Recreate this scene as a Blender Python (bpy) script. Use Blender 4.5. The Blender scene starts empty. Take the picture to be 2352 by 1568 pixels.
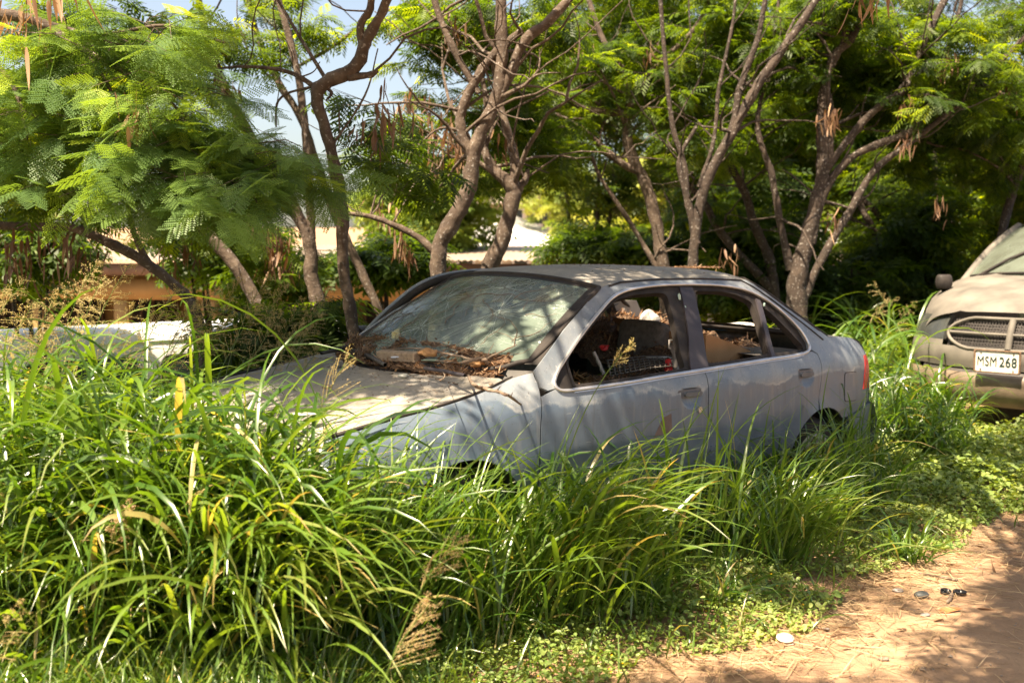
import bpy, bmesh, math, random
import numpy as np
from mathutils import Vector, Matrix
from mathutils.geometry import delaunay_2d_cdt
random.seed(7); RNG = np.random.default_rng(11)
S = bpy.context.scene
COL = S.collection
# ------------------------------------------------------------------ camera, light, exposure
F = 2287.3                       # focal length in units of a 2352 wide picture
PITCH = math.radians(-4.92)
CAM = np.array([0.0, 0.0, 1.44])
cd = bpy.data.cameras.new('camera'); cam = bpy.data.objects.new('camera', cd); COL.objects.link(cam)
cam.location = CAM; cam.rotation_euler = (math.pi/2 + PITCH, 0, 0)
cd.sensor_width = 36; cd.lens = 36*F/2352; cd.clip_end = 2000; cd.clip_start = .05
cd.dof.use_dof = True; cd.dof.focus_distance = 4.5; cd.dof.aperture_fstop = 2.4
S.camera = cam
SUN_EL, SUN_AZ = math.radians(64), math.radians(-138)   # azimuth clockwise from +Y (view direction)
SL = np.array([math.cos(SUN_EL)*math.sin(SUN_AZ), math.cos(SUN_EL)*math.cos(SUN_AZ), math.sin(SUN_EL)])
W = bpy.data.worlds.new('World'); S.world = W; W.use_nodes = True
nt = W.node_tree; bg = nt.nodes['Background']; sk = nt.nodes.new('ShaderNodeTexSky')
sk.sky_type = 'NISHITA'; sk.sun_disc = False; sk.sun_elevation = SUN_EL; sk.sun_rotation = SUN_AZ
sk.air_density = 1.0; sk.dust_density = 3.5; sk.ozone_density = 1.0
nt.links.new(sk.outputs[0], bg.inputs[0]); bg.inputs[1].default_value = .088
ld = bpy.data.lights.new('sun', 'SUN'); lo = bpy.data.objects.new('sun', ld); COL.objects.link(lo)
ld.energy = 5.0; ld.angle = math.radians(.55); ld.color = (1, .91, .76)
lo.rotation_euler = Vector(SL).to_track_quat('Z', 'Y').to_euler(); lo.location = (0, 0, 20)
S.view_settings.view_transform = 'Standard'; S.view_settings.look = 'None'; S.view_settings.gamma = 1
S.view_settings.exposure = 1.76
S.view_settings.use_white_balance = True; S.view_settings.white_balance_temperature = 7700; S.view_settings.white_balance_tint = 12
S.cycles.max_bounces = 7; S.cycles.diffuse_bounces = 3; S.cycles.transparent_max_bounces = 12
S.cycles.sample_clamp_indirect = 6

def at(dx, dy, d):
    "world point seen at picture position (2352 wide) at depth d"
    a, b = (dx-1176)/F, (784-dy)/F
    fw = np.array([0, math.cos(PITCH), math.sin(PITCH)]); up = np.array([0, -math.sin(PITCH), math.cos(PITCH)])
    return CAM + d*(fw + a*np.array([1., 0, 0]) + b*up)
def ground_at(dx, dy, z=0.):
    v = at(dx, dy, 1)-CAM; return CAM + v*((z-CAM[2])/v[2])
def project(P):
    d = P-CAM; y = d[..., 1]*math.cos(PITCH)+d[..., 2]*math.sin(PITCH)
    u = -d[..., 1]*math.sin(PITCH)+d[..., 2]*math.cos(PITCH)
    return 1176+F*d[..., 0]/y, 784-F*u/y, y
def sstep(x, a, b):
    t = np.clip((np.asarray(x, float)-a)/(b-a), 0, 1); return t*t*(3-2*t)
def tag(o, label=None, cat=None, group=None, kind=None):
    if label: o['label'] = label
    if cat: o['category'] = cat
    if group: o['group'] = group
    if kind: o['kind'] = kind
    return o
def empty(name, loc, label, cat, group=None):
    o = bpy.data.objects.new(name, None); COL.objects.link(o); o.location = loc; o.empty_display_size = .2
    return tag(o, label, cat, group)
def link(name, me, mat=None, parent=None, inv=None):
    o = bpy.data.objects.new(name, me); COL.objects.link(o)
    if mat is not None:
        for m in (mat if isinstance(mat, (list, tuple)) else [mat]): me.materials.append(m)
    if parent is not None:
        o.parent = parent
        if inv: o.matrix_parent_inverse = inv
    return o
def mesh(name, V, Fs, mat=None, parent=None, smooth=True, rnd=None, off=None):
    "Fs: an int array (n,3) or (n,4), or a list of those"
    V = np.asarray(V, np.float32)
    if off is not None: V = V - np.asarray(off, np.float32)
    Fl = [np.asarray(f, np.int32) for f in (Fs if isinstance(Fs, list) and isinstance(Fs[0], np.ndarray) else [Fs]) if len(f)]
    loops = np.concatenate([f.ravel() for f in Fl]); tot = np.concatenate([np.full(len(f), f.shape[1], np.int32) for f in Fl])
    me = bpy.data.meshes.new(name); me.vertices.add(len(V)); me.vertices.foreach_set('co', V.ravel())
    me.loops.add(len(loops)); me.loops.foreach_set('vertex_index', loops)
    me.polygons.add(len(tot)); st = np.concatenate([[0], np.cumsum(tot)[:-1]]).astype(np.int32)
    me.polygons.foreach_set('loop_start', st); me.polygons.foreach_set('loop_total', tot)
    me.polygons.foreach_set('use_smooth', np.full(len(tot), smooth, bool))
    me.update(calc_edges=True)
    if rnd is not None:
        a = me.attributes.new('rnd', 'FLOAT', 'POINT'); a.data.foreach_set('value', np.asarray(rnd, np.float32))
    return link(name, me, mat, parent)
# ------------------------------------------------------------------ materials
def M(name, fn=None, col=(.5, .5, .5), rough=.7, metal=0., spec=.5):
    m = bpy.data.materials.new(name); m.use_nodes = True; n = m.node_tree
    b = n.nodes['Principled BSDF']; b.inputs['Base Color'].default_value = (*col, 1); b.inputs['Roughness'].default_value = rough
    b.inputs['Metallic'].default_value = metal; b.inputs['Specular IOR Level'].default_value = spec
    if fn: fn(n, b)
    return m
def N(n, t, **k):
    x = n.nodes.new('ShaderNode'+t)
    for a, v in k.items():
        if a[0] == '_': x.inputs[int(a[1:])].default_value = v
        elif a.startswith('i'): x.inputs[a[1:].replace('_', ' ')].default_value = v
        else: setattr(x, a, v)
    return x
def L(n, a, b): n.links.new(a, b)
def noise(n, scale, detail=4, rough=.55, coord='Object', vec=None, stretch=None, dist=0):
    if vec is None:
        vec = N(n, 'TexCoord').outputs[coord]
    if stretch:
        mp = N(n, 'Mapping'); mp.inputs['Scale'].default_value = stretch; L(n, vec, mp.inputs[0]); vec = mp.outputs[0]
    x = N(n, 'TexNoise'); x.inputs['Scale'].default_value = scale; x.inputs['Detail'].default_value = detail
    x.inputs['Roughness'].default_value = rough; x.inputs['Distortion'].default_value = dist; L(n, vec, x.inputs['Vector']); return x.outputs[0]
def ramp(n, fac, stops):
    r = N(n, 'ValToRGB'); e = r.color_ramp.elements
    while len(e) < len(stops): e.new(.5)
    for i, (p, c) in enumerate(stops): e[i].position = p; e[i].color = (*c, 1) if not isinstance(c, (int, float)) else (c, c, c, 1)
    L(n, fac, r.inputs[0]); return r.outputs[0]
def mix(n, fac, a, b, mode='MIX'):
    x = N(n, 'MixRGB', blend_type=mode)
    for i, v in ((0, fac), (1, a), (2, b)):
        if isinstance(v, (int, float)): x.inputs[i].default_value = v
        elif isinstance(v, tuple): x.inputs[i].default_value = (*v, 1)
        else: L(n, v, x.inputs[i])
    return x.outputs[0]
def math_(n, op, a, b=0., c=None):
    x = N(n, 'Math', operation=op)
    for i, v in ((0, a), (1, b), (2, c)):
        if v is None: continue
        if isinstance(v, (int, float)): x.inputs[i].default_value = v
        else: L(n, v, x.inputs[i])
    return x.outputs[0]
def bump(n, b, h, strength=.3, dist=.01):
    x = N(n, 'Bump'); x.inputs['Strength'].default_value = strength; x.inputs['Distance'].default_value = dist
    L(n, h, x.inputs['Height']); L(n, x.outputs[0], b.inputs['Normal'])
def varied(c1, c2, scale=8, bs=.3, bd=.01, rough=.8, detail=5):
    def f(n, b):
        x = noise(n, scale, detail); L(n, ramp(n, x, [(.3, c1), (.7, c2)]), b.inputs['Base Color'])
        if bs: bump(n, b, noise(n, scale*4, detail), bs, bd)
        b.inputs['Roughness'].default_value = rough
    return f
def leafmat(name, cols, trans=.45, tcol=None, rough=.45, spec=.5, patch=None):
    "cols: ramp over the per-leaf value; translucency gives the bright yellow green against the sun"
    m = bpy.data.materials.new(name); m.use_nodes = True; n = m.node_tree; b = n.nodes['Principled BSDF']; out = n.nodes['Material Output']
    at_ = N(n, 'Attribute', attribute_name='rnd'); c = ramp(n, at_.outputs['Fac'], cols)
    L(n, c, b.inputs['Base Color']); b.inputs['Roughness'].default_value = rough; b.inputs['Specular IOR Level'].default_value = spec
    t = N(n, 'BsdfTranslucent'); tc = mix(n, 1., c, tcol or (1.9, 1.75, .55), 'MULTIPLY'); L(n, tc, t.inputs[0])
    mx = N(n, 'MixShader'); mx.inputs[0].default_value = trans; L(n, b.outputs[0], mx.inputs[1]); L(n, t.outputs[0], mx.inputs[2]); L(n, mx.outputs[0], out.inputs[0])
    return m
GRASS = leafmat('grass_blades', [(0, (.035, .095, .014)), (.45, (.075, .155, .022)), (.8, (.13, .22, .04)), (.93, (.22, .26, .08)), (1, (.42, .32, .15))], .40, tcol=(2.6, 2.2, .7), rough=.30, spec=.95)
WEED = leafmat('weed_leaves', [(0, (.12, .20, .045)), (.6, (.21, .29, .075)), (1, (.34, .38, .12))], .3, rough=.5, spec=.5)
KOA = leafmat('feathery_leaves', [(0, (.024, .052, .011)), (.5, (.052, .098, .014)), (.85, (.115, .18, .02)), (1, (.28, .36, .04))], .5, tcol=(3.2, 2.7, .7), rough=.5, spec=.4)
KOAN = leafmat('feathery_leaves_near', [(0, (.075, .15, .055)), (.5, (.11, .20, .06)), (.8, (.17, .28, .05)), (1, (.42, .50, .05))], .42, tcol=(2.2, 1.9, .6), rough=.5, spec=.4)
FAR = leafmat('far_leaves', [(0, (.10, .17, .03)), (.5, (.18, .26, .04)), (1, (.34, .34, .06))], .3, rough=.6)
DRYL = leafmat('dry_leaves', [(0, (.10, .05, .028)), (.5, (.20, .11, .06)), (1, (.42, .28, .17))], .25, tcol=(1.4, 1.0, .6), rough=.6)
SEED = leafmat('grass_seeds', [(0, (.34, .32, .12)), (.6, (.46, .38, .18)), (1, (.48, .30, .19))], .35, tcol=(1.5, 1.3, .7), rough=.6)
STRAW = leafmat('straw', [(0, (.20, .13, .07)), (.6, (.42, .29, .16)), (1, (.62, .45, .27))], .15, tcol=(1.2, 1, .7), rough=.6)
def bark_fn(c1, c2, c3):
    def f(n, b):
        x = noise(n, 9, 6, .65); y = noise(n, 45, 4, .6); v = N(n, 'TexVoronoi'); v.inputs['Scale'].default_value = 22
        L(n, N(n, 'TexCoord').outputs['Object'], v.inputs['Vector'])
        c = ramp(n, x, [(.25, c1), (.5, c2), (.72, c3)]); c = mix(n, ramp(n, y, [(.58, 0.), (.7, .75)]), c, (.36, .33, .30))
        L(n, c, b.inputs['Base Color']); b.inputs['Roughness'].default_value = .9
        h = math_(n, 'ADD', math_(n, 'MULTIPLY', x, .8), math_(n, 'MULTIPLY', y, .4)); bump(n, b, h, .8, .02)
    return f
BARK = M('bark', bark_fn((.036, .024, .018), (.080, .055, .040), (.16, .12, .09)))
BARKD = M('shaded_bark', bark_fn((.018, .012, .009), (.040, .027, .020), (.085, .06, .045)))  # bark colour darkened to give the right-hand trunks their backlit look
TWIG = M('twig_bark', bark_fn((.09, .06, .045), (.17, .12, .085), (.30, .23, .17)))
def dirt_fn(n, b):
    a = noise(n, .9, 5, .6); c = noise(n, 14, 6, .7); d = noise(n, 90, 3, .7)
    col = ramp(n, a, [(.3, (.27, .165, .105)), (.6, (.38, .245, .155)), (.8, (.47, .32, .21))])
    col = mix(n, ramp(n, c, [(.35, .55), (.6, 0.)]), col, (.27, .17, .105))
    col = mix(n, ramp(n, d, [(.28, .8), (.38, 0.)]), col, (.13, .09, .065))
    L(n, col, b.inputs['Base Color']); b.inputs['Roughness'].default_value = .95; b.inputs['Specular IOR Level'].default_value = .2
    bump(n, b, math_(n, 'ADD', math_(n, 'MULTIPLY', c, 1.), math_(n, 'MULTIPLY', d, .5)), .7, .02)
DIRT = M('dirt', dirt_fn)
TANL = M('tan_leaf', varied((.30, .145, .055), (.42, .23, .10), 9, .3, .005, .7)); BLOCK = M('old_foam_block', varied((.20, .14, .095), (.40, .30, .21), 40, .8, .006, .95)); CRACK = M('crushed_glass_line', col=(.46, .54, .50), rough=.35); SHELL = M('shell_pink', varied((.55, .42, .35), (.72, .58, .50), 14, .1, .003, .6)); BLKP = M('gloss_black_plastic', col=(.012, .012, .014), rough=.18)
def paint_fn(side):
    def f(n, b):
        tc = N(n, 'TexCoord').outputs['Object']; sx = N(n, 'SeparateXYZ'); L(n, tc, sx.inputs[0]); z = sx.outputs[2]
        big = noise(n, 2.2, 4, .55); mid = noise(n, 9, 5, .6); fine = noise(n, 60, 5, .7); spk = noise(n, 150, 2, .5)
        if side:
            blue = ramp(n, mid, [(.3, (.105, .145, .195)), (.7, (.14, .18, .235))])
            faded = ramp(n, mid, [(.3, (.27, .30, .33)), (.7, (.40, .41, .41))])
            h = math_(n, 'ADD', z, math_(n, 'ADD', math_(n, 'MULTIPLY', math_(n, 'SUBTRACT', big, .5), .22), math_(n, 'MULTIPLY', math_(n, 'SUBTRACT', mid, .5), .05)))
            h = math_(n, 'ADD', h, math_(n, 'MULTIPLY', math_(n, 'SUBTRACT', fine, .5), .030))
            gap = noise(n, 4.3, 3, .6)
            up = ramp(n, math_(n, 'SUBTRACT', h, .55+.0), [(.272, 0.), (.282, 1.)])
            ln = ramp(n, math_(n, 'ABSOLUTE', math_(n, 'SUBTRACT', h, .829)), [(.0, .7), (.012, .0)]); ln = math_(n, 'MULTIPLY', ln, ramp(n, gap, [(.42, .08), (.60, 1.)]))
            col = mix(n, math_(n, 'MULTIPLY', up, ramp(n, gap, [(.35, .25), (.65, .60)])), blue, faded); col = mix(n, ln, col, (.42, .43, .42))
            dr = noise(n, 26, 4, .6, stretch=(1, 1, .12)); col = mix(n, ramp(n, dr, [(.56, 0.), (.70, .30)]), col, (.30, .29, .27)); col = mix(n, ramp(n, dr, [(.30, .35), (.42, 0.)]), col, (.09, .09, .095))
            scr = noise(n, 70, 2, .5, stretch=(.15, .15, 1)); col = mix(n, ramp(n, scr, [(.70, 0.), (.74, .35)]), col, (.40, .40, .39))
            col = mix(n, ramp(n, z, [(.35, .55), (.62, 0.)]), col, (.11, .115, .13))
            col = mix(n, ramp(n, math_(n, 'MULTIPLY', fine, up), [(.60, 0.), (.72, .55)]), col, (.62, .60, .56))
        else:
            col = ramp(n, mid, [(.3, (.24, .215, .185)), (.55, (.31, .28, .24)), (.75, (.41, .37, .32))])
            st = noise(n, 7, 4, .6, stretch=(1, .25, 1)); col = mix(n, ramp(n, st, [(.4, 0.), (.65, .5)]), col, (.20, .215, .225))
            col = mix(n, ramp(n, fine, [(.50, 0.), (.70, .5)]), col, (.45, .38, .30))
        col = mix(n, ramp(n, spk, [(.26, .8), (.32, 0.)]), col, (.07, .055, .045))
        rust = noise(n, 3.3, 6, .7); col = mix(n, ramp(n, rust, [(.70, 0.), (.75, .7)]), col, (.20, .12, .085))
        L(n, col, b.inputs['Base Color']); b.inputs['Metallic'].default_value = .12 if side else .0
        L(n, ramp(n, mid, [(.3, .30 if side else .7), (.7, .50 if side else .85)]), b.inputs['Roughness'])
        b.inputs['Specular IOR Level'].default_value = .5 if side else .3
        bump(n, b, math_(n, 'ADD', math_(n, 'MULTIPLY', big, .6), math_(n, 'MULTIPLY', fine, .03)), .10, .03)
    return f
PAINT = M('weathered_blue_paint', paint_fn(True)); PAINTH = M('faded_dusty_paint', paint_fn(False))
RUBBER = M('aged_black_rubber', varied((.018, .016, .016), (.05, .042, .038), 12, .2, .004, .6))
RUBBER.node_tree.nodes['Principled BSDF'].inputs['Specular IOR Level'].default_value = .2
PILLAR = M('faded_black_pillar', varied((.035, .032, .045), (.07, .06, .065), 6, .1, .003, .45))
PILLAR.node_tree.nodes['Principled BSDF'].inputs['Specular IOR Level'].default_value = .3
CHROME = M('dull_chrome', varied((.50, .49, .50), (.72, .70, .69), 10, .05, .002, .28)); CHROME.node_tree.nodes['Principled BSDF'].inputs['Metallic'].default_value = .75
CLOTH = M('grey_seat_cloth', varied((.085, .075, .068), (.16, .14, .125), 40, .4, .004, .95))
GREYP = M('grey_plastic', varied((.22, .20, .19), (.34, .31, .29), 8, .1, .004, .6))
DARKP = M('dark_plastic', varied((.03, .028, .027), (.07, .06, .055), 10, .2, .004, .6))
CARD = M('cardboard', varied((.34, .18, .08), (.46, .26, .13), 6, .1, .004, .85))
WHITEP = M('white_car_paint', varied((.62, .63, .62), (.80, .80, .78), 3, .03, .004, .4))
VANP = M('dusty_beige_paint', varied((.085, .078, .068), (.20, .18, .152), 4, .15, .004, .75, 7))
HUB = M('hubcap_grey', varied((.42, .38, .34), (.62, .57, .52), 12, .1, .003, .5))
HNDL = M('handle_grey', varied((.085, .095, .115), (.14, .15, .17), 20, .1, .003, .5))
REDL = M('red_lens', col=(.45, .02, .02), rough=.25)
BLUEP = M('blue_plastic', col=(.02, .30, .75), rough=.4)
PAPER = M('paper', varied((.55, .50, .44), (.75, .72, .68), 12, .2, .005, .8))
REDP = M('red_wrapper', col=(.65, .03, .03), rough=.35)
STONE = M('dark_stone', varied((.05, .055, .055), (.10, .105, .10), 20, .15, .003, .5))
STONEB = M('brown_stone', varied((.16, .12, .09), (.30, .24, .19), 20, .3, .004, .9))
def litter_fn(n, b):
    a = noise(n, 60, 6, .75); v = N(n, 'TexVoronoi'); v.inputs['Scale'].default_value = 70; L(n, N(n, 'TexCoord').outputs['Object'], v.inputs['Vector'])
    L(n, ramp(n, a, [(.3, (.06, .035, .02)), (.5, (.17, .10, .06)), (.7, (.33, .22, .13))]), b.inputs['Base Color'])
    b.inputs['Roughness'].default_value = .95; bump(n, b, math_(n, 'ADD', a, v.outputs[0]), 1., .02)
LITTER = M('leaf_litter', litter_fn)
def glass_mat(name, dust, tint, cracks):
    m = bpy.data.materials.new(name); m.use_nodes = True; n = m.node_tree; b = n.nodes['Principled BSDF']; out = n.nodes['Material Output']
    b.inputs['Base Color'].default_value = (*dust, 1); b.inputs['Roughness'].default_value = .22; b.inputs['Specular IOR Level'].default_value = .8
    t = N(n, 'BsdfTransparent'); t.inputs[0].default_value = (*tint, 1)
    d = ramp(n, noise(n, 5, 5, .6), [(.35, .5), (.65, .85)])
    if cracks:
        tc = N(n, 'TexCoord').outputs['Object']; nz = N(n, 'TexNoise'); nz.inputs['Scale'].default_value = 5; L(n, tc, nz.inputs['Vector'])
        wv = mix(n, .12, tc, nz.outputs[1], 'ADD'); tot = None
        for sc, th in ((17, .03), (40, .07)):
            v = N(n, 'TexVoronoi', feature='DISTANCE_TO_EDGE'); v.inputs['Scale'].default_value = sc; L(n, wv, v.inputs['Vector'])
            k = ramp(n, v.outputs[0], [(0., 1.), (th, 0.)])
            if sc > 10: k = math_(n, 'MULTIPLY', k, ramp(n, noise(n, 3.1, 3), [(.52, 0.), (.70, .8)]))
            tot = k if tot is None else math_(n, 'MAXIMUM', tot, k)
        d = math_(n, 'MAXIMUM', d, math_(n, 'MULTIPLY', tot, .85))
        L(n, mix(n, tot, dust, (.50, .58, .54)), b.inputs['Base Color']); bump(n, b, tot, .6, .01)
    mx = N(n, 'MixShader'); L(n, d, mx.inputs[0]); L(n, t.outputs[0], mx.inputs[1]); L(n, b.outputs[0], mx.inputs[2]); L(n, mx.outputs[0], out.inputs[0])
    return m
WSG = glass_mat('cracked_windshield_glass', (.165, .215, .18), (.45, .62, .52), True)
CLEARG = glass_mat('dusty_glass', (.30, .34, .31), (.5, .62, .56), False)
DARKG = M('dark_window_glass', col=(.03, .04, .04), rough=.12)
# ------------------------------------------------------------------ mesh makers
def tube(pts, rad, n=8, closed=False, cap=True):
    P = np.asarray(pts, float); r = np.broadcast_to(np.asarray(rad, float), (len(P),))
    T = np.gradient(P, axis=0) if not closed else np.roll(P, -1, 0)-np.roll(P, 1, 0)
    T /= np.linalg.norm(T, axis=1)[:, None]+1e-9
    a = np.array([0, 0, 1.]) if abs(T[0][2]) < .9 else np.array([1., 0, 0]); Ns = []
    v = np.cross(T[0], a); v /= np.linalg.norm(v)
    for t in T:
        v = v-t*(v@t); v /= np.linalg.norm(v)+1e-9; Ns.append(v)
    Ns = np.array(Ns); B = np.cross(T, Ns); an = np.arange(n)*2*np.pi/n
    V = P[:, None]+r[:, None, None]*(np.cos(an)[None, :, None]*Ns[:, None]+np.sin(an)[None, :, None]*B[:, None])
    m = len(P); i = np.arange(m if closed else m-1)[:, None]; j = np.arange(n)[None]; i2 = (i+1) % m; j2 = (j+1) % n
    Fq = np.stack([i*n+j, i*n+j2, i2*n+j2, i2*n+j], -1).reshape(-1, 4); V = V.reshape(-1, 3)
    return V, Fq
class Geo:
    def __init__(s): s.V = []; s.Q = []; s.T = []; s.k = 0; s.R = []
    def add(s, V, Fq, r=0.):
        V = np.asarray(V, float); Fq = np.asarray(Fq, np.int64)
        (s.Q if Fq.shape[1] == 4 else s.T).append(Fq+s.k); s.V.append(V); s.k += len(V); s.R.append(np.broadcast_to(np.asarray(r, float), (len(V),))); return s
    def tube(s, p, r, n=8, rnd=0.): return s.add(*tube(p, r, n), rnd)
    def box(s, c, d, rot=None):
        v = np.array([[x, y, z] for x in (-.5, .5) for y in (-.5, .5) for z in (-.5, .5)])*np.array(d)
        if rot is not None: v = v@np.asarray(rot).T
        return s.add(v+np.array(c), [[0, 1, 3, 2], [4, 6, 7, 5], [0, 4, 5, 1], [2, 3, 7, 6], [0, 2, 6, 4], [1, 5, 7, 3]])
    def build(s, name, mat, parent=None, smooth=True, rnd=False, off=None, bevel=0):
        fs = [np.concatenate(x) for x in (s.Q, s.T) if x]
        o = mesh(name, np.concatenate(s.V), fs, mat, parent, smooth, np.concatenate(s.R) if rnd else None, off)
        if bevel:
            m = o.modifiers.new('b', 'BEVEL'); m.width = bevel; m.segments = 3; m.limit_method = 'ANGLE'
        return o
def spline(P, n):
    P = np.asarray(P, float); m = len(P); Q = np.concatenate([[2*P[0]-P[1]], P, [2*P[-1]-P[-2]]]); out = []
    for i in range(m-1):
        p0, p1, p2, p3 = Q[i:i+4]
        for t in np.arange(n)/n:
            out.append(.5*((2*p1)+(-p0+p2)*t+(2*p0-5*p1+4*p2-p3)*t*t+(-p0+3*p1-3*p2+p3)*t**3))
    out.append(P[-1]); return np.array(out)
def inside(P, poly):
    P = np.asarray(P); poly = np.asarray(poly); x, y = P[:, 0], P[:, 1]; c = np.zeros(len(P), bool); j = len(poly)-1
    for i in range(len(poly)):
        xi, yi = poly[i]; xj, yj = poly[j]
        k = ((yi > y) != (yj > y)) & (x < (xj-xi)*(y-yi)/((yj-yi) if yj != yi else 1e-12)+xi); c ^= k; j = i
    return c
def dens(poly, res):
    poly = np.asarray(poly, float); out = []
    for a, b in zip(poly, np.roll(poly, -1, 0)):
        k = max(1, int(np.ceil(np.linalg.norm(b-a)/res))); out += [a+(b-a)*t for t in np.arange(k)/k]
    return np.array(out)
def rounded(poly, r=.02, n=4):
    "round the corners of a closed polygon"
    poly = np.asarray(poly, float); out = []
    for p0, p, p1 in zip(np.roll(poly, 1, 0), poly, np.roll(poly, -1, 0)):
        a = p0-p; b = p1-p; la, lb = np.linalg.norm(a), np.linalg.norm(b); q = min(r, la*.45, lb*.45)
        s, e = p+a/la*q, p+b/lb*q
        for t in np.linspace(0, 1, n): out.append((1-t)**2*s+2*t*(1-t)*p+t*t*e)
    return np.array(out)
# car frame: x back from the nose, y towards the side that is seen, z up.  Mesh local = (x-CX, -y, z)
CX = 2.16
def LOC(P):
    P = np.asarray(P, float); return np.stack([P[..., 0]-CX, -P[..., 1], P[..., 2]], -1)
def panel(name, outline, holes, fmap, mat, parent, res=.04, thick=.012, inner=None, mirror=False, fine=()):
    O = dens(outline, res); H = [dens(h, res) for h in holes]; pts = list(O); edges = [(i, (i+1) % len(O)) for i in range(len(O))]; k = len(O)
    for h in H: pts += list(h); edges += [(k+i, k+(i+1) % len(h)) for i in range(len(h))]; k += len(h)
    lo_, hi_ = O.min(0), O.max(0); gx, gy = np.meshgrid(np.arange(lo_[0], hi_[0], res), np.arange(lo_[1], hi_[1], res)); gx = gx+(np.arange(gx.shape[0])[:, None] % 2)*res*.5
    G = np.stack([gx.ravel(), gy.ravel()], 1)
    for fx, fz, fr in fine:
        G = G[np.hypot(G[:, 0]-fx, G[:, 1]-fz) > fr]; q1, q2 = np.meshgrid(np.arange(fx-fr, fx+fr, .009), np.arange(fz-fr, fz+fr, .009)); q = np.stack([q1.ravel(), q2.ravel()], 1); G = np.concatenate([G, q[np.hypot(q[:, 0]-fx, q[:, 1]-fz) < fr-.004]])
    ok = inside(G, O)
    for h in H: ok &= ~inside(G, h)
    bd = np.array(pts); G = G[ok]
    if len(G):
        dm = np.min(np.linalg.norm(G[:, None]-bd[None], axis=2), axis=1); G = G[dm > res*.45]
    allp = [Vector(p) for p in pts]+[Vector(p) for p in G]
    vo, eo, fo, *_ = delaunay_2d_cdt(allp, edges, [], 0, 1e-6)
    V2 = np.array([tuple(v) for v in vo]); T = np.array([f for f in fo if len(f) == 3]); c = V2[T].mean(1); ok = inside(c, O)
    for h in H: ok &= ~inside(c, h)
    T = T[ok]; P = LOC(fmap(V2[:, 0], V2[:, 1]))
    if mirror: P[:, 1] *= -1
    nf = np.cross(P[T[:, 1]]-P[T[:, 0]], P[T[:, 2]]-P[T[:, 0]]); nv = np.zeros_like(P)
    for i in range(3): np.add.at(nv, T[:, i], nf)
    nv /= np.linalg.norm(nv, axis=1)[:, None]+1e-12
    ref = np.array([P[:, 0]*0, P[:, 1], P[:, 2]-.4]).T if inner is None else np.tile(np.array(inner, float), (len(P), 1))
    if (nv*ref).sum() < 0: nv = -nv; T = T[:, ::-1]
    nb = len(P); Vn = np.concatenate([P, P-nv*thick])
    ed = {}
    for t in T:
        for a, b in ((t[0], t[1]), (t[1], t[2]), (t[2], t[0])): ed[(a, b)] = 1
    be = [(a, b) for (a, b) in ed if (b, a) not in ed]
    Q = np.array([[b, a, a+nb, b+nb] for a, b in be])
    o = mesh(name, Vn, [np.concatenate([T, T[:, ::-1]+nb]), Q], mat, parent)
    me = o.data; bm = bmesh.new(); bm.from_mesh(me)
    loose = [v for v in bm.verts if not v.link_faces]; bmesh.ops.delete(bm, geom=loose, context='VERTS')
    for e in bm.edges:
        if len(e.link_faces) == 2 and e.calc_face_angle(0) > .7: e.smooth = False
    bm.to_mesh(me); bm.free(); return o
def loft(fn, u, v, thick=None):
    U, Vv = np.meshgrid(u, v, indexing='ij'); P = fn(U, Vv); m, n = U.shape; i, j = np.meshgrid(np.arange(m-1), np.arange(n-1), indexing='ij')
    Fq = np.stack([i*n+j, (i+1)*n+j, (i+1)*n+j+1, i*n+j+1], -1).reshape(-1, 4); return P.reshape(-1, 3), Fq
# ------------------------------------------------------------------ the sedan's frame in the world
CC = np.array([-1.5495, 3.8489, 1.4404]); cy_, cp_, cr_ = -.848, -.0859, .0292
_f = np.array([math.cos(cp_)*math.cos(cy_), math.cos(cp_)*math.sin(cy_), math.sin(cp_)])
_r = -np.cross(_f, [0, 0, 1.]); _r /= np.linalg.norm(_r); _u = np.cross(_r, _f); _u = _u if _u[2] > 0 else -_u
_r2 = _r*math.cos(cr_)+_u*math.sin(cr_); _u2 = _u*math.cos(cr_)-_r*math.sin(cr_)
FW = np.array([0, math.cos(PITCH), math.sin(PITCH)]); UP = np.array([0, -math.sin(PITCH), math.cos(PITCH)]); RT = np.array([1., 0, 0])
A3 = np.outer(RT, _r2)+np.outer(UP, _u2)+np.outer(FW, _f)
def car2w(P): return CAM+(np.asarray(P, float)-CC)@A3.T
def w2car(P): return (np.asarray(P, float)-CAM)@A3+CC
CARM = Matrix.Identity(4)
_L = A3@np.diag([1., -1, 1]); _t = car2w([CX, 0, 0])
for i in range(3):
    for j in range(3): CARM[i][j] = _L[i, j]
    CARM[i][3] = _t[i]
def carloc(dx, dy, y=None, x=None, z=None):
    "car frame point where the sight line of a picture point crosses a plane of the car"
    d = (at(dx, dy, 1)-CAM)@A3
    ax, v = (1, y) if y is not None else ((0, x) if x is not None else (2, z))
    return CC+d*((v-CC[ax])/d[ax])
def sm(xs, ys, lo, hi, sig, n=1200):
    g = np.linspace(lo, hi, n); f = np.interp(g, xs, ys); k = max(1, int(3*sig/(hi-lo)*n)); w = np.exp(-.5*(np.arange(-k, k+1)/(sig/(hi-lo)*n))**2); w /= w.sum()
    fp = np.concatenate([2*f[0]-f[k:0:-1], f, 2*f[-1]-f[-2:-k-2:-1]]); return g, np.convolve(fp, w, 'valid')
_w = sm([0, .15, .4, .8, 1.4, 2.5, 3.4, 3.9, 4.2, 4.32], [.60, .73, .79, .825, .84, .845, .835, .80, .745, .62], 0, 4.32, .08)
_b = sm([0, .3, .9, 1.4, 2.5, 3.4, 4.2], [.62, .74, .83, .895, .92, .94, .95], 0, 4.32, .15)
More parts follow.
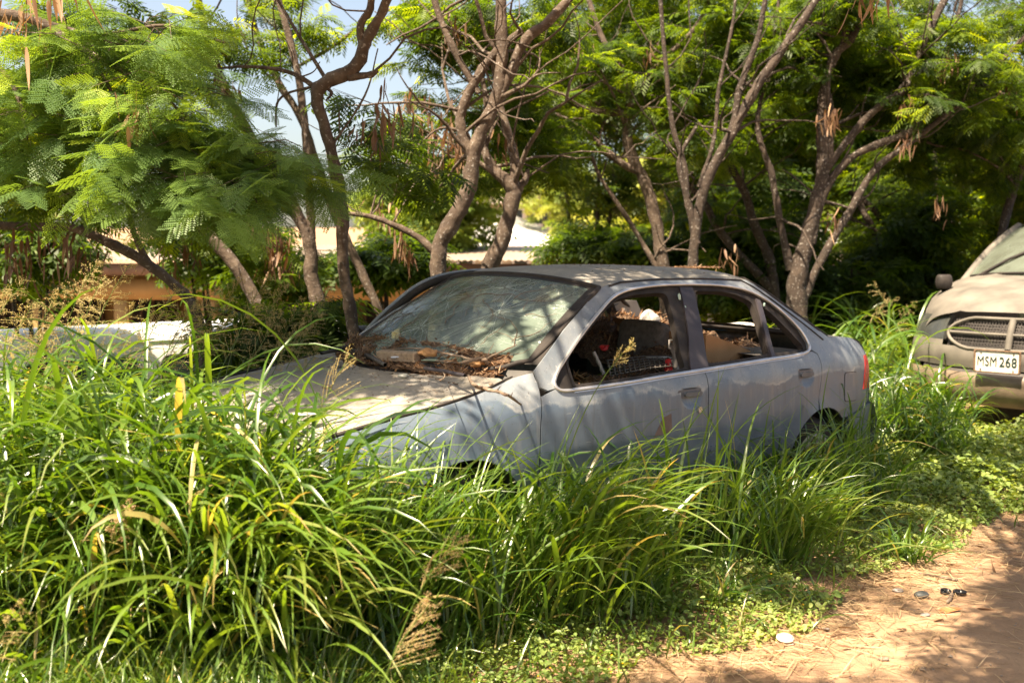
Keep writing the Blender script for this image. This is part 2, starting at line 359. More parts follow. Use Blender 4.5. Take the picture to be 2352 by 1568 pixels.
_p = sm([-.8, -.7, -.5, -.3, -.1, -.03, 0, .05, .20, .35, .42, .5], [-.07, -.05, -.015, 0, -.012, -.035, -.055, -.085, -.155, -.24, -.29, -.40], -.8, .5, .018)
AF, AR, ARZ = .90, 3.49, .30
def SY(x, z):
    x = np.asarray(x, float); z = np.asarray(z, float)
    y = np.interp(x, *_w)+np.interp(z-np.interp(x, *_b), *_p)
    for cx in (AF, AR):
        r = np.hypot(x-cx, z-ARZ); y = y+.012*np.exp(-((r-.34)/.03)**2)
    for hx_, hz_ in ((2.285, .790), (3.295, .828)):
        q = ((x-hx_)/.078)**2+((z-hz_)/.062)**2; y = y-.020*np.clip(1-q, 0, 1)**.7*(z < hz_+.03)
    for dx_, dz_, sr, dp in ((2.62, .68, .05, .006), (2.72, .60, .03, .006), (3.05, .74, .09, .005), (1.75, .70, .12, .006), (1.15, .72, .07, .006), (3.62, .82, .08, .005), (2.05, .80, .06, .003)):
        y = y-dp*np.exp(-(((x-dx_)/sr)**2+((z-dz_)/(sr*1.4))**2))
    # a pressed crease low on the doors
    y = y-.008*np.exp(-((z-(.552+.004*(x-2.6)))/.006)**2)*sstep(x, 1.3, 1.4)*(1-sstep(x, 3.2, 3.27))
    return y
he = np.array([(.0, .60, .60), (.10, .60, .66), (.245, .64, .700), (.32, .67, .738), (.43, .70, .766), (.61, .72, .802), (.81, .73, .833), (.96, .73, .860), (1.1, .72, .891), (1.2, .70, .915), (1.3, .685, .935)])
def hy(x): return np.interp(x, he[:, 0], he[:, 1])
def hz(x): return np.interp(x, he[:, 0], he[:, 2])
def fside(x, z):
    y = SY(x, z); k = sstep(z, hz(x)-.07, hz(x))*(1-sstep(x, 1.22, 1.34)); return np.stack([x, y+(hy(x)+.006-SY(x, hz(x)))*k, z], -1)
def pside(x, z): return np.stack([x, SY(x, z), z], -1)
def psoff(o): return lambda x, z: np.stack([x, SY(x, z)+o, z], -1)
def arc(cx, cz, r, a0, a1, n=14): return [(cx+r*math.cos(math.radians(a)), cz+r*math.sin(math.radians(a))) for a in np.linspace(a0, a1, n)]
DLO = np.array([(1.407, .905), (1.406, .885), (1.432, .868), (1.519, .866), (1.803, .875), (2.12, .891), (2.406, .903), (2.719, .917), (2.988, .928), (3.203, .936), (3.327, .945), (3.395, .962), (3.417, 1.0), (3.375, 1.076), (3.283, 1.159), (3.188, 1.224), (3.083, 1.270), (2.971, 1.298), (2.789, 1.315), (2.532, 1.319), (2.31, 1.313), (2.138, 1.299), (2.02, 1.280), (1.929, 1.251), (1.846, 1.208), (1.722, 1.137), (1.615, 1.069), (1.513, .996), (1.442, .944)])
SIL = [(3.07, 1.345), (3.18, 1.295), (3.27, 1.236), (3.42, 1.150), (3.61, 1.052), (3.67, 1.022)]
GUT = [(1.35, .965), (1.565, 1.121), (1.864, 1.292), (1.963, 1.318), (2.055, 1.333), (2.35, 1.349), (2.644, 1.354), (2.85, 1.352)]
gx_ = [g[0] for g in GUT]+[3.0]; gz_ = [g[1] for g in GUT]+[1.348]
seamF = [(1.318, .945), (1.322, .90), (1.312, .85), (1.292, .747), (1.285, .6), (1.285, .27)]
seamR = [(2.414, .905), (2.420, .86), (2.414, .781), (2.41, .634), (2.41, .27)]
def side_parts(car, mir, extra):
    sfx = dict(mirror=mir)
    g = .0035
    top = [(x, hz(x)-.002) for x in np.linspace(.12, 1.2, 16)]
    fo = top+[(1.27, .932)]+[(a-g, b) for a, b in seamF]+arc(AF, ARZ, .33, 0, 180, 22)[0:]+[(.30, .30), (.12, .42)]
    panel('front_fender', fo, [], fside, PAINT, car, **sfx)
    fd = [(a+g, b) for a, b in seamF]; bot = [(1.285+g, .27), (2.41-g, .27)]
    fdo = fd[2:]+[(2.41-g, .27)]+[(a-g, b) for a, b in seamR[::-1]]+[(2.12, .888), (1.803, .871), (1.519, .862), (1.432, .863), (1.40, .874), (1.375, .868)]
    d1 = panel('front_door', fdo, [], pside, PAINT, car, fine=[(2.285, .775, .10)], **sfx)
    rdo = [(a+g, b) for a, b in seamR]+[(3.05, .27), (3.10, .31)]+arc(AR, ARZ, .335, 175, 112, 9)+[(3.433, .707), (3.467, .838), (3.484, .915), (3.44, .945), (3.33, .935), (3.203, .930), (2.988, .923), (2.719, .912)]
    rdo = [(a+g, b) for a, b in seamR]+[(3.13, .27)]+arc(AR, ARZ, .34, 178, 104, 10)+[(3.425, .70), (3.455, .80), (3.470, .88), (3.466, .935), (3.42, .953), (3.33, .941), (3.203, .932), (2.988, .924), (2.719, .913)]
    d2 = panel('rear_door', rdo, [], pside, PAINT, car, fine=[(3.295, .813, .10)], **sfx)
    # frame round the windows, roof rail, pillars and rear quarter in one pressing
    out = [(1.325, .955)]+GUT[1:]+SIL+[(3.80, 1.018), (3.954, 1.006), (4.03, .990), (4.068, .955), (4.085, .90), (4.09, .83), (4.10, .76), (4.12, .62)]+[(3.95, .585), (3.80, .555)]+arc(AR, ARZ, .335, 50, 101, 8)
    out += [(3.428, .70), (3.460, .80), (3.476, .88), (3.474, .938), (3.43, .960)]
    # follow the window outline along the belt just above the door tops
    out += [(3.33, .9455), (3.203, .9365), (2.988, .9285), (2.719, .9175), (2.406, .9085), (2.12, .8925), (1.803, .8755), (1.519, .8665), (1.432, .8675), (1.402, .878), (1.36, .872), (1.328, .885)]
    upper = list(DLO)
    ring = [(3.415, .985)]
    hole = [(a, b) for a, b in DLO if True]; cz = 1.06
    hole = [(a+(0.0), b+.006 if b < .96 else b) for a, b in hole]
    panel('side_frame', out, [hole], pside, PAINT, car, res=.035, **sfx)
    # window seal ring with three openings
    w1 = np.array([(1.528, .885), (1.53, 1.0), (1.68, 1.085), (1.86, 1.19), (1.98, 1.245), (2.12, 1.268), (2.30, 1.277), (2.355, 1.270), (2.345, 1.20), (2.318, 1.07), (2.300, .96), (2.298, .918), (1.95, .899)])
    w2 = np.array([(2.478, .930), (2.497, 1.02), (2.535, 1.16), (2.590, 1.278), (2.61, 1.286), (2.80, 1.284), (2.93, 1.266), (3.045, 1.225), (3.035, 1.10), (3.020, .955), (2.75, .938)])
    w3 = np.array([(3.068, .957), (3.085, 1.10), (3.108, 1.215), (3.19, 1.155), (3.30, 1.055), (3.372, .985), (3.365, .962), (3.26, .958)])
    DI = np.array(DLO)
    panel('window_seal', DI, [rounded(w1, .03), rounded(w2, .03), rounded(w3, .02)], psoff(-.012), RUBBER, car, res=.035, thick=.035, **sfx)
    bp = [(2.322, .905), (2.466, .915), (2.497, 1.02), (2.535, 1.16), (2.575, 1.306), (2.473, 1.306), (2.44, 1.20), (2.39, 1.05)]
    panel('pillar_cover', bp, [], psoff(-.003), PILLAR, car, res=.04, thick=.01, **sfx)
    dv = [(3.022, .935), (3.058, .938), (3.082, 1.10), (3.112, 1.235), (3.080, 1.245), (3.045, 1.10)]
    panel('quarter_divider', dv, [], psoff(.001), PILLAR, car, res=.03, thick=.012, **sfx)
    P = pside(DLO[:, 0], DLO[:, 1]); P = np.concatenate([spline(P, 4)[:-1], spline([P[-1], P[0]], 3)[1:-1]]); P[:, 1] += .004; Q = LOC(P)
    if mir: Q[:, 1] *= -1
    V, Fq = tube(Q, .0085, 8, closed=True); mesh('window_trim', V, Fq, CHROME, car)
    q = np.array([(1.50, .864), (1.803, .872), (2.12, .889), (2.406, .902), (2.719, .916), (2.988, .927), (3.203, .934), (3.32, .943)])
    qq = spline(q, 6); poly = np.concatenate([qq+[0, .011], (qq-[0, .009])[::-1]])
    panel('belt_trim', poly, [], psoff(.006), CHROME, car, res=.03, thick=.008, **sfx)
    gp = np.array([(x, float(np.interp(x, gx_, gz_))) for x in np.linspace(1.95, 3.02, 22)]+[(3.10, 1.312), (3.22, 1.243), (3.36, 1.155), (3.5, 1.075), (3.6, 1.015)])
    P = pside(gp[:, 0], gp[:, 1]-.006); P[:, 1] += .001; Q = LOC(P)
    if mir: Q[:, 1] *= -1
    mesh('roof_ditch', *tube(Q, .005, 6), RUBBER, car)
    # sill below the doors
    panel('sill', [(1.24, .265), (3.12, .265), (3.10, .18), (1.26, .18)], [], psoff(-.012), PAINT, car, res=.06, **sfx)
    panel('side_moulding', rounded([(2.44, .500), (2.44, .524), (3.13, .537), (3.165, .532), (3.11, .508)], .012), [], psoff(.006), PAINT, car, res=.05, thick=.008, **sfx)
    panel('side_moulding', rounded([(1.32, .498), (1.32, .522), (2.39, .524), (2.39, .500)], .012), [], psoff(.006), PAINT, car, res=.05, thick=.008, **sfx)
    # inner door cards and the arches' inner lining
    for nm, x0, x1 in (('door_card', 1.36, 2.36), ('door_card', 2.46, 3.15)):
        panel(nm, [(x0, .30), (x1, .30), (x1, .885), (x0, .865)], [], psoff(-.085), DARKP if nm else None, car, res=.1, thick=.02, **sfx)
    top_ = [(1.42, .868), (2.0, .884), (2.7, .912), (3.25, .932)]
    P = np.array([[x, SY(x, z)-.012-t, z-.004] for x, z in top_ for t in (0, .085)]); Q = LOC(P)
    if mir: Q[:, 1] *= -1
    mesh('window_sill', Q, [[0, 1, 3, 2], [2, 3, 5, 4], [4, 5, 7, 6]], DARKP, car)
    for nm, cx in (('arch_liner', AF), ('arch_liner', AR)):
        a = np.radians(np.linspace(-10, 190, 24)); u = np.array([0, 1.]); 
        P = np.array([[cx+.345*math.cos(t), yy, ARZ+.345*math.sin(t)] for t in a for yy in (.45, .80)]); Q = LOC(P)
        if mir: Q[:, 1] *= -1
        g1 = Geo(); g1.add(Q, [[2*i, 2*i+1, 2*i+3, 2*i+2] for i in range(23)])
        P = np.array([[cx, .45, ARZ]]+[[cx+.345*math.cos(t), .45, ARZ+.345*math.sin(t)] for t in a]); Q = LOC(P)
        if mir: Q[:, 1] *= -1
        g1.add(Q, [[0, i, i+1] for i in range(1, 24)]); g1.build(nm, DARKP, car)
    for nm, cx in (('wheel', AF), ('wheel', AR)):
        wheel(car, cx, mir)
    return d1, d2
def wheel(par, cx, mir, R=.285, y0=.765, zc=.285):
    prof = [(.17, -.09), (.19, -.095), (R-.03, -.09), (R-.008, -.075), (R, -.05), (R, .05), (R-.008, .075), (R-.03, .09), (.19, .095), (.175, .085)]
    def rev(pr, n=40):
        a = np.arange(n)*2*np.pi/n; V = np.array([[cx+r*math.cos(t), y0-.085+yy, zc+r*math.sin(t)] for r, yy in pr for t in a]); m = len(pr)
        Fq = [[i*n+j, i*n+(j+1) % n, (i+1)*n+(j+1) % n, (i+1)*n+j] for i in range(m-1) for j in range(n)]
        Q = LOC(V); 
        if mir: Q[:, 1] *= -1
        return Q, Fq
    t = mesh('wheel', *rev(prof), RUBBER, par)
    mesh('rim', *rev([(.175, .085), (.17, .06), (.06, .055), (.0, .055)]), DARKP, t)
    g1 = Geo(); V, Fq = rev([(.195, .093), (.19, .105), (.165, .108), (.160, .098)], 40); g1.add(V, Fq); V, Fq = rev([(.07, .098), (.06, .115), (.0, .12)], 24); g1.add(V, Fq)
    for k in range(7):
        a = k*2*math.pi/7+.3; c, s = math.cos(a), math.sin(a); w = []
        for r, hw, yy in ((.05, .022, .112), (.10, .018, .112), (.17, .032, .104)):
            for sg in (-1, 1): w.append([cx+c*r-s*hw*sg, y0-.085+yy, zc+s*r+c*hw*sg]); w.append([cx+c*r-s*hw*sg, y0-.085+yy-.015, zc+s*r+c*hw*sg])
        Q = LOC(w); Q[:, 1] *= -1 if mir else 1
        g1.add(Q, [[0, 2, 6, 4], [4, 6, 10, 8], [0, 4, 5, 1], [4, 8, 9, 5], [2, 3, 7, 6], [6, 7, 11, 10]])
    g1.build('hubcap', HUB, t)
def sedan():
    car = empty('abandoned_sedan', (0, 0, 0), 'faded blue grey four door sedan without side windows, sunk in tall grass', 'car')
    car.matrix_world = CARM
    d1, d2 = side_parts(car, False, True)
    side_parts(car, True, False)
    def handle(par, x0, x1, z0, z1):
        g1 = Geo(); xs, zs = (x0+x1)/2, (z0+z1)/2; w, h = (x1-x0), (z1-z0)
        panel('handle_bezel', rounded([(x0, z0), (x1, z0), (x1, z1), (x0, z1)], .018), [], lambda x, z: np.stack([x, SY(x*0+xs, z*0+z1+.035)+.012-.0*x, z], -1), HNDL, par, res=.02, thick=.02)
        panel('handle', rounded([(x0+.05, z0+.008), (x1-.012, z0+.008), (x1-.012, z1-.012), (x0+.05, z1-.012)], .01), [], lambda x, z: np.stack([x, SY(x*0+xs, z*0+z1+.035)+.024, z], -1), HNDL, par, res=.02, thick=.012)
    handle(d1, 2.180, 2.368, .779, .821); handle(d2, 3.193, 3.375, .815, .858)
    P = LOC(np.array([[2.340, SY(2.34, .718)+.001, .718], [2.340, SY(2.34, .718)+.009, .718]])); mesh('lock', *tube(P, .016, 20), CHROME, d1)
    b = bmesh.new(); bmesh.ops.create_circle(b, cap_ends=True, segments=20, radius=.0155); me = bpy.data.meshes.new('lock_face'); b.to_mesh(me); b.free()
    o = link('lock_face', me, CHROME, d1); o.matrix_local = Matrix.Translation(Vector(P[1])) @ Matrix.Rotation(math.pi/2, 4, 'X')
    panel('primer_patch', [(2.0, .61), (2.07, .70), (2.13, .715), (2.135, .63)], [], psoff(.0015), M('brown_primer', varied((.13, .085, .075), (.19, .13, .11), 20, 0)), d1, res=.03, thick=.001)
    panel('fuel_door', rounded([(3.735, .650), (3.885, .645), (3.885, .812), (3.735, .815)], .022), [], psoff(.0028), PAINT, car, res=.03, thick=.004)
    panel('fuel_door_gap', rounded([(3.731, .646), (3.889, .641), (3.889, .816), (3.731, .819)], .024), [], psoff(.0012), RUBBER, car, res=.03, thick=.002)
    panel('tail_light', [(3.99, .70), (4.04, .90), (4.082, .905), (4.09, .83), (4.098, .705)], [], psoff(.004), REDL, car, res=.03, thick=.015)
    # rear bumper
    bp = [(3.80, .545), (3.95, .575), (4.12, .610), (4.17, .60), (4.22, .50), (4.20, .33), (3.86, .30)]
    panel('rear_bumper', bp, [], psoff(.008), PAINT, car, res=.04, thick=.02)
    panel('rear_bumper', bp, [], psoff(.008), PAINT, car, res=.04, thick=.02, mirror=True)
    def rear(U, Vv): # U -1..1 across, V z
        yy = U*.755; xb = np.interp(Vv, [.33, .5, .6, .62, .75, .9, .955, .99, 1.006], [4.20, 4.22, 4.16, 4.10, 4.09, 4.085, 4.068, 4.03, 3.954]); yw = np.interp(Vv, [.33, .6, .75, .9, 1.006], [.755, .762, .765, .735, .70])
        return LOC(np.stack([xb+.11*(1-np.abs(U)**2.4), U*yw, Vv], -1))
    mesh('rear_panel', *loft(rear, np.linspace(-1, 1, 31), np.array([.33, .4, .5, .56, .6, .62, .68, .75, .83, .9, .93, .955, .975, .99, 1.0, 1.006])), PAINT, car)
    def deck(U, Vv):
        z = np.interp(Vv, [3.67, 3.80, 3.954], [1.022, 1.018, 1.006]); y = np.interp(Vv, [3.67, 3.8, 3.954], [.70, .705, .70]); v2 = (Vv-3.67)/(3.954-3.67)
        return LOC(np.stack([Vv+v2*.11*(1-np.abs(U)**2.4), U*y, z+.03*(1-U**2)*(1-v2)], -1))
    mesh('trunk_lid', *loft(deck, np.linspace(-1, 1, 25), np.linspace(3.67, 3.954, 7)), PAINTH, car)
    # roof
    def roof(U, Vv):
        z = np.interp(Vv, gx_+[3.07], gz_+[1.345]); y = SY(Vv, z-.001)
        x = Vv-.085*(1-U**2)*(1-sstep(Vv, 1.87, 2.4)); a = np.abs(U)
        return LOC(np.stack([x, U*y, z+.052*(1-a**3.2)-.0*a], -1))
    mesh('roof_panel', *loft(roof, np.linspace(-1, 1, 41), np.concatenate([np.linspace(1.872, 2.1, 8), np.linspace(2.2, 3.07, 14)])), PAINTH, car)
    def liner(U, Vv):
        z = np.interp(Vv, gx_+[3.07], gz_+[1.345]); return LOC(np.stack([Vv-.05*(1-U**2), U*(SY(Vv, z-.001)-.05), z-.025+.03*(1-U**2)], -1))
    mesh('headliner', *loft(liner, np.linspace(-1, 1, 13), np.linspace(1.93, 3.05, 8)), GREYP, car)
    rw = [(3.10, y) for y in np.linspace(-.55, .55, 7)]
    V = [(x, s_*(float(SY(x, np.interp(x, [q[0] for q in SIL], [q[1] for q in SIL])))-.01), float(np.interp(x, [q[0] for q in SIL], [q[1] for q in SIL]))) for s_, xs_ in ((1, np.linspace(3.07, 3.67, 8)), (-1, np.linspace(3.67, 3.07, 8))) for x in xs_]
    mesh('rear_window_seal', *tube(LOC(np.array(V)), .014, 8, closed=True), RUBBER, car)
    # windscreen
    def ws(s, v, o=0.):
        a = np.abs(s); Bx = 1.02+.345*a**2.3; By = .705*s; Bz = .945+0*s
        Tx = 1.800+.080*a**2; Ty = .572*s; Tz = 1.347-.046*a**2.4
        Nn = np.array([-.55, 0, .83]); P = np.stack([Bx+(Tx-Bx)*v, By+(Ty-By)*v, Bz+(Tz-Bz)*v], -1)
        return P+Nn*(.035*np.sin(np.pi*v)*(1-.6*a**2)+o)[..., None]
    def wsg(U, Vv):
        # round the lower corners
        k = sstep(np.abs(U), .80, 1.0)*.10*(1-Vv)**3; return LOC(ws(U*(1-.5*k), Vv+k))
    V, Fq = loft(wsg, np.linspace(-1, 1, 41), np.linspace(0, 1, 25)); mesh('windshield', V, Fq, WSG, car)
    e = [wsg(np.array([-1.]), np.array([v]))[0] for v in np.linspace(1, 0, 16)]+[wsg(np.array([s]), np.array([0.]))[0] for s in np.linspace(-1, 1, 30)[1:-1]]+[wsg(np.array([1.]), np.array([v]))[0] for v in np.linspace(0, 1, 16)]+[wsg(np.array([s]), np.array([1.]))[0] for s in np.linspace(1, -1, 30)[1:-1]]
    mesh('windshield_seal', *tube(np.array(e), .012, 8, closed=True), RUBBER, car)
    # black band on the glass next to the near pillar
    def band(U, Vv): return LOC(ws(U, Vv, .002))
    mesh('windshield_border', *loft(band, np.linspace(.935, .995, 4), np.linspace(.06, .99, 14)), RUBBER, car)
    mesh('windshield_border', *loft(band, np.linspace(-.97, .97, 20), np.linspace(.955, .995, 3)), RUBBER, car)
    # hood
    cw = lambda y: 1.02+.26*(np.abs(y)/.70)**2.0-.055
    ho = [(x, float(hy(x))-.004) for x in np.linspace(.16, 1.19, 16)]+[(float(cw(y)), y) for y in np.linspace(.66, -.66, 18)]+[(x, -float(hy(x))+.004) for x in np.linspace(1.19, .16, 16)]+[(.10, -.5), (.055, -.25), (.04, 0), (.055, .25), (.10, .5)]
    def hoodz(x, y):
        a = np.abs(y)/np.maximum(hy(x), .1); z = hz(x)+.045*(1-a**2.2)*sstep(x, -.1, .35)-.05*(1-sstep(x, .02, .28))*(1-a**2)
        z = z+.007*np.exp(-((a-.80)/.035)**2)  # pressed line
        return z
    panel('hood', ho, [], lambda x, y: np.stack([x, y, hoodz(x, y)], -1), PAINTH, car, res=.04, thick=.012, inner=(0, 0, 1))
    for sg in (1, -1):
        xx = np.linspace(.22, 1.24, 24); P = np.stack([xx, sg*hy(xx)*1.0, hz(xx)+.004], -1); mesh('hood_gap', *tube(LOC(P), np.linspace(.010, .004, 24), 6), RUBBER, car)
    # cowl below the glass
    def cowl(U, Vv):
        y = U*.70; x0 = cw(y)-.02; x1 = 1.02+.345*np.abs(U)**2.3+.01; x = x0+(x1-x0)*Vv
        return LOC(np.stack([x, y, np.where(Vv < .3, .895, np.where(Vv < .8, .885, .945))+0*x], -1))
    mesh('cowl', *loft(cowl, np.linspace(-1, 1, 25), np.array([0, .2, .4, .7, 1.])), DARKP, car)
    # nose
    def nose(U, Vv):
        z = Vv; xb = np.interp(z, [.22, .3, .45, .52, .56, .62, .66], [.03, -.02, -.03, 0, .05, .06, .06]); yw = np.interp(z, [.22, .5, .62, .7], [.66, .70, .62, .60])
        return LOC(np.stack([xb+.20*np.abs(U)**3, U*yw, z], -1))
    mesh('front_bumper', *loft(nose, np.linspace(-1, 1, 31), np.linspace(.22, .545, 9)), PAINT, car)
    mesh('grille', *loft(nose, np.linspace(-.35, .35, 9), np.linspace(.55, .66, 5)), DARKP, car)
    for s in (-1, 1):
        mesh('headlight', *loft(nose, np.linspace(.38*s, .98*s, 9), np.linspace(.55, .665, 6)), CLEARG, car)
    g1 = Geo(); g1.box(LOC([-.045, 0, .42]), (.012, .31, .155)); g1.build('front_plate', WHITEP, car, bevel=.004)
    # mirror on the far side, far door frame standing slightly open
    p0 = carloc(833, 772, y=-.93)
    a = np.linspace(0, 2*np.pi, 25)[:-1]; V = []; 
    for r, dxx in ((.2, .06), (.75, .05), (1., .02), (1., -.03), (.9, -.045)):
        for t in a: V.append([p0[0]+dxx, p0[1]+.10*r*math.cos(t), p0[2]+.062*r*math.sin(t)])
    mesh('side_mirror', LOC(V), [[i*24+j, i*24+(j+1) % 24, (i+1)*24+(j+1) % 24, (i+1)*24+j] for i in range(4) for j in range(24)], PILLAR, car)
    mesh('mirror_stalk', *tube(LOC([[p0[0], -.86, p0[2]-.03], [p0[0]+.0, -.72, p0[2]-.04]]), .02, 8), PILLAR, car)
    fr = [carloc(x, y, y=yy) for x, y, yy in ((1130, 628, -.57), (1095, 629, -.58), (1050, 634, -.60), (1005, 645, -.62), (960, 667, -.65), (915, 703, -.69), (880, 735, -.73), (850, 766, -.76))]
    sp = spline(np.array(fr), 5); V, Fq = tube(LOC(sp), .022, 10); mesh('door_frame', V, Fq, RUBBER, car)
    V, Fq = tube(LOC(sp+np.array([-.012, -.02, .016])), .012, 8); mesh('door_frame_edge', V, Fq, PAINT, car)
    sp2 = sp+np.array([.05, .04, -.03]); mesh('door_seal', *tube(LOC(sp2), .014, 8), RUBBER, car)
    # wipers
    def onws(dx, dy, o=.012, zz=None):
        d = (at(dx, dy, 1)-CAM)@A3; best = None
        U, Vv = np.meshgrid(np.linspace(-1, 1, 81), np.linspace(0, 1, 51)); P = ws(U, Vv, o); rel = P-CC; t = rel@d/(d@d); e_ = np.linalg.norm(rel-t[..., None]*d, axis=-1); k = np.unravel_index(e_.argmin(), e_.shape); return P[k]
    w1 = [onws(800, 800, .03), onws(845, 812, .03), onws(885, 838, .03)]
    mesh('wiper', *tube(LOC([carloc(738, 812, z=.99), carloc(775, 803, z=.975), carloc(815, 792, z=.96), carloc(845, 775, z=.98)]), [.006, .010, .010, .006], 6), RUBBER, car)
    mesh('wiper', *tube(LOC([carloc(800, 801, z=.955), carloc(845, 816, z=.955), carloc(885, 838, z=.955)]), .009, 6), DARKP, car)
    mesh('wiper', *tube(LOC([carloc(975, 845, z=.95), carloc(1020, 852, z=.95), carloc(1068, 862, z=.95)]), .008, 6), PILLAR, car)
    # ---- inside
    g1 = Geo(); g1.box(LOC([2.2, 0, .26]), (2.6, 1.45, .04)); g1.box(LOC([1.22, 0, .58]), (.06, 1.4, .64)); g1.build('floor_pan', DARKP, car)
    def dash(U, Vv):
        a = Vv*np.pi*.6; return LOC(np.stack([1.30+.02*np.abs(U)+.36*np.sin(a)*1.0, U*.66, .60+.29*np.cos(a*.85)], -1))
    mesh('dashboard', *loft(dash, np.linspace(-1, 1, 13), np.linspace(0, 1, 9)), GREYP, car)
    def seat(y0, xs, rec, nm):
        def rb(c, d, rot): 
            b = bmesh.new(); bmesh.ops.create_cube(b, size=1); bmesh.ops.bevel(b, geom=b.edges, offset=.22, segments=4, affect='EDGES', profile=.6)
            for v in b.verts: v.co = Vector((v.co.x*d[0], v.co.y*d[1], v.co.z*d[2]))
            me = bpy.data.meshes.new('m'); b.transform(Matrix.Rotation(rot, 4, 'Y')); b.transform(Matrix.Translation(Vector(LOC(c)))); b.to_mesh(me); b.free()
            for p in me.polygons: p.use_smooth = True
            return me
        s = link(nm, rb((xs, y0, .46), (.50, .50, .16), -.12), CLOTH, car)
        link('seat_back', rb((xs+.30+math.sin(rec)*.25, y0, .50+math.cos(rec)*.28), (.14, .50, .58), rec), CLOTH, s)
        hx = xs+.30+math.sin(rec)*.60; hzz = .52+math.cos(rec)*.56
        return s, hx, hzz
    s, hx, hzz = seat(-.34, 1.90, .30, 'front_seat'); seat(.36, 1.84, 1.05, 'front_seat')
    # head restraint on the passenger seat as seen through the window
    def pil(c, d, rz, ry, mat, nm, par, bev=.24):
        b = bmesh.new(); bmesh.ops.create_cube(b, size=1); bmesh.ops.bevel(b, geom=b.edges, offset=bev, segments=5, affect='EDGES', profile=.55)
        for v in b.verts: v.co = Vector((v.co.x*d[0], v.co.y*d[1], v.co.z*d[2]))
        me = bpy.data.meshes.new(nm); b.transform(Matrix.Rotation(ry, 4, 'Y')); b.transform(Matrix.Rotation(rz, 4, 'Z')); b.transform(Matrix.Translation(Vector(LOC(c)))); b.to_mesh(me); b.free()
        for p in me.polygons: p.use_smooth = True
        return link(nm, me, mat, par)
    c = carloc(1478, 778, y=.12); pil(c, (.12, .30, .21), .12, .2, CLOTH, 'head_restraint', s)
    # far centre pillar trim, belt and its buckle
    far = lambda L_, y: [carloc(a, b_, y=y) for a, b_ in L_]
    g1 = Geo(); q = far([(1400, 712), (1432, 690), (1462, 690), (1492, 760), (1490, 800), (1420, 800)], -.66)
    V = LOC(np.array(q)); V = np.concatenate([V, V+[0, .03, 0]]); m = bpy.data.meshes.new('pillar_trim'); m.from_pydata([tuple(v) for v in V], [], [tuple(range(6)), tuple(range(11, 5, -1))]+[(i, (i+1) % 6, (i+1) % 6+6, i+6) for i in range(6)]); link('pillar_trim', m, GREYP, car)
    q = far([(1436, 708), (1431, 735), (1420, 770), (1412, 800)], -.60); V, Fq = tube(LOC(np.array(q)), .022, 6); V[:, 1] = V[:, 1].mean()+(V[:, 1]-V[:, 1].mean())*.2; mesh('seat_belt', V, Fq, GREYP, car)
    q = far([(1540, 790), (1551, 812), (1552, 842)], .60); V, Fq = tube(LOC(np.array(q)), .016, 6); mesh('seat_belt', V, Fq, GREYP, car)
    c = carloc(1543, 790, y=.60); g1 = Geo(); 
    for dx_, dz_, w_, h_ in ((-.02, 0, .008, .045), (.02, 0, .008, .045), (0, .02, .045, .008), (0, -.02, .045, .008)): g1.box(LOC(c)+[dx_, 0, dz_], (w_, .008, h_))
    g1.build('belt_anchor', HUB, car)
    # folded floor mesh and sail plate
    g1 = Geo(); 
    for i in range(15):
        a_ = carloc(1395+i*11.5, 826-i*.5, y=.42-.0*i); b_ = carloc(1402+i*11.5, 862-i*1.8, y=.60); g1.tube(LOC([a_, (a_+b_)/2+[0, 0, .012], b_]), .0035, 5)
    for k in range(6):
        a_ = carloc(1392+k*2, 828+k*7, y=.42+k*.034); b_ = carloc(1562+k*2, 818+k*4.0, y=.42+k*.034); g1.tube(LOC([a_, (a_+b_)/2+[0, 0, .012], b_]), .0035, 5)
    g1.build('basket_grid', CLOTH, car)
    sp = [(1.43, .885), (1.522, .887), (1.525, .985), (1.495, .965)]
    panel('sail_plate', rounded(sp, .01), [arc(1.475, .912, .014, 0, 350, 12), arc(1.505, .905, .007, 0, 350, 8), arc(1.456, .898, .006, 0, 350, 8)], psoff(-.022), PILLAR, car, res=.015, thick=.004)
    panel('sail_frame', [(1.515, .88), (1.53, .88), (1.533, .992), (1.518, .982)], [], psoff(-.008), RUBBER, car, res=.02, thick=.02)
    c = carloc(1300, 742, y=.33); a = np.arange(32)*2*np.pi/32
    st = np.array([[1.55+.07*math.sin(t)+.0, .36+.19*math.cos(t), .80+.17*math.sin(t)] for t in a]); V, Fq = tube(LOC(st), .014, 8, closed=True); mesh('steering_wheel', V, Fq, DARKP, car)
    # rear shelf
    def shelf(U, Vv): return LOC(np.stack([Vv+.05*(1-U**2), U*.66, .935+0*Vv], -1))
    mesh('rear_shelf', *loft(shelf, np.linspace(-1, 1, 7), np.linspace(3.05, 3.60, 5)), DARKP, car)
    return car, onws, hoodz, roof
CAR, ONWS, HOODZ, ROOFF = sedan()
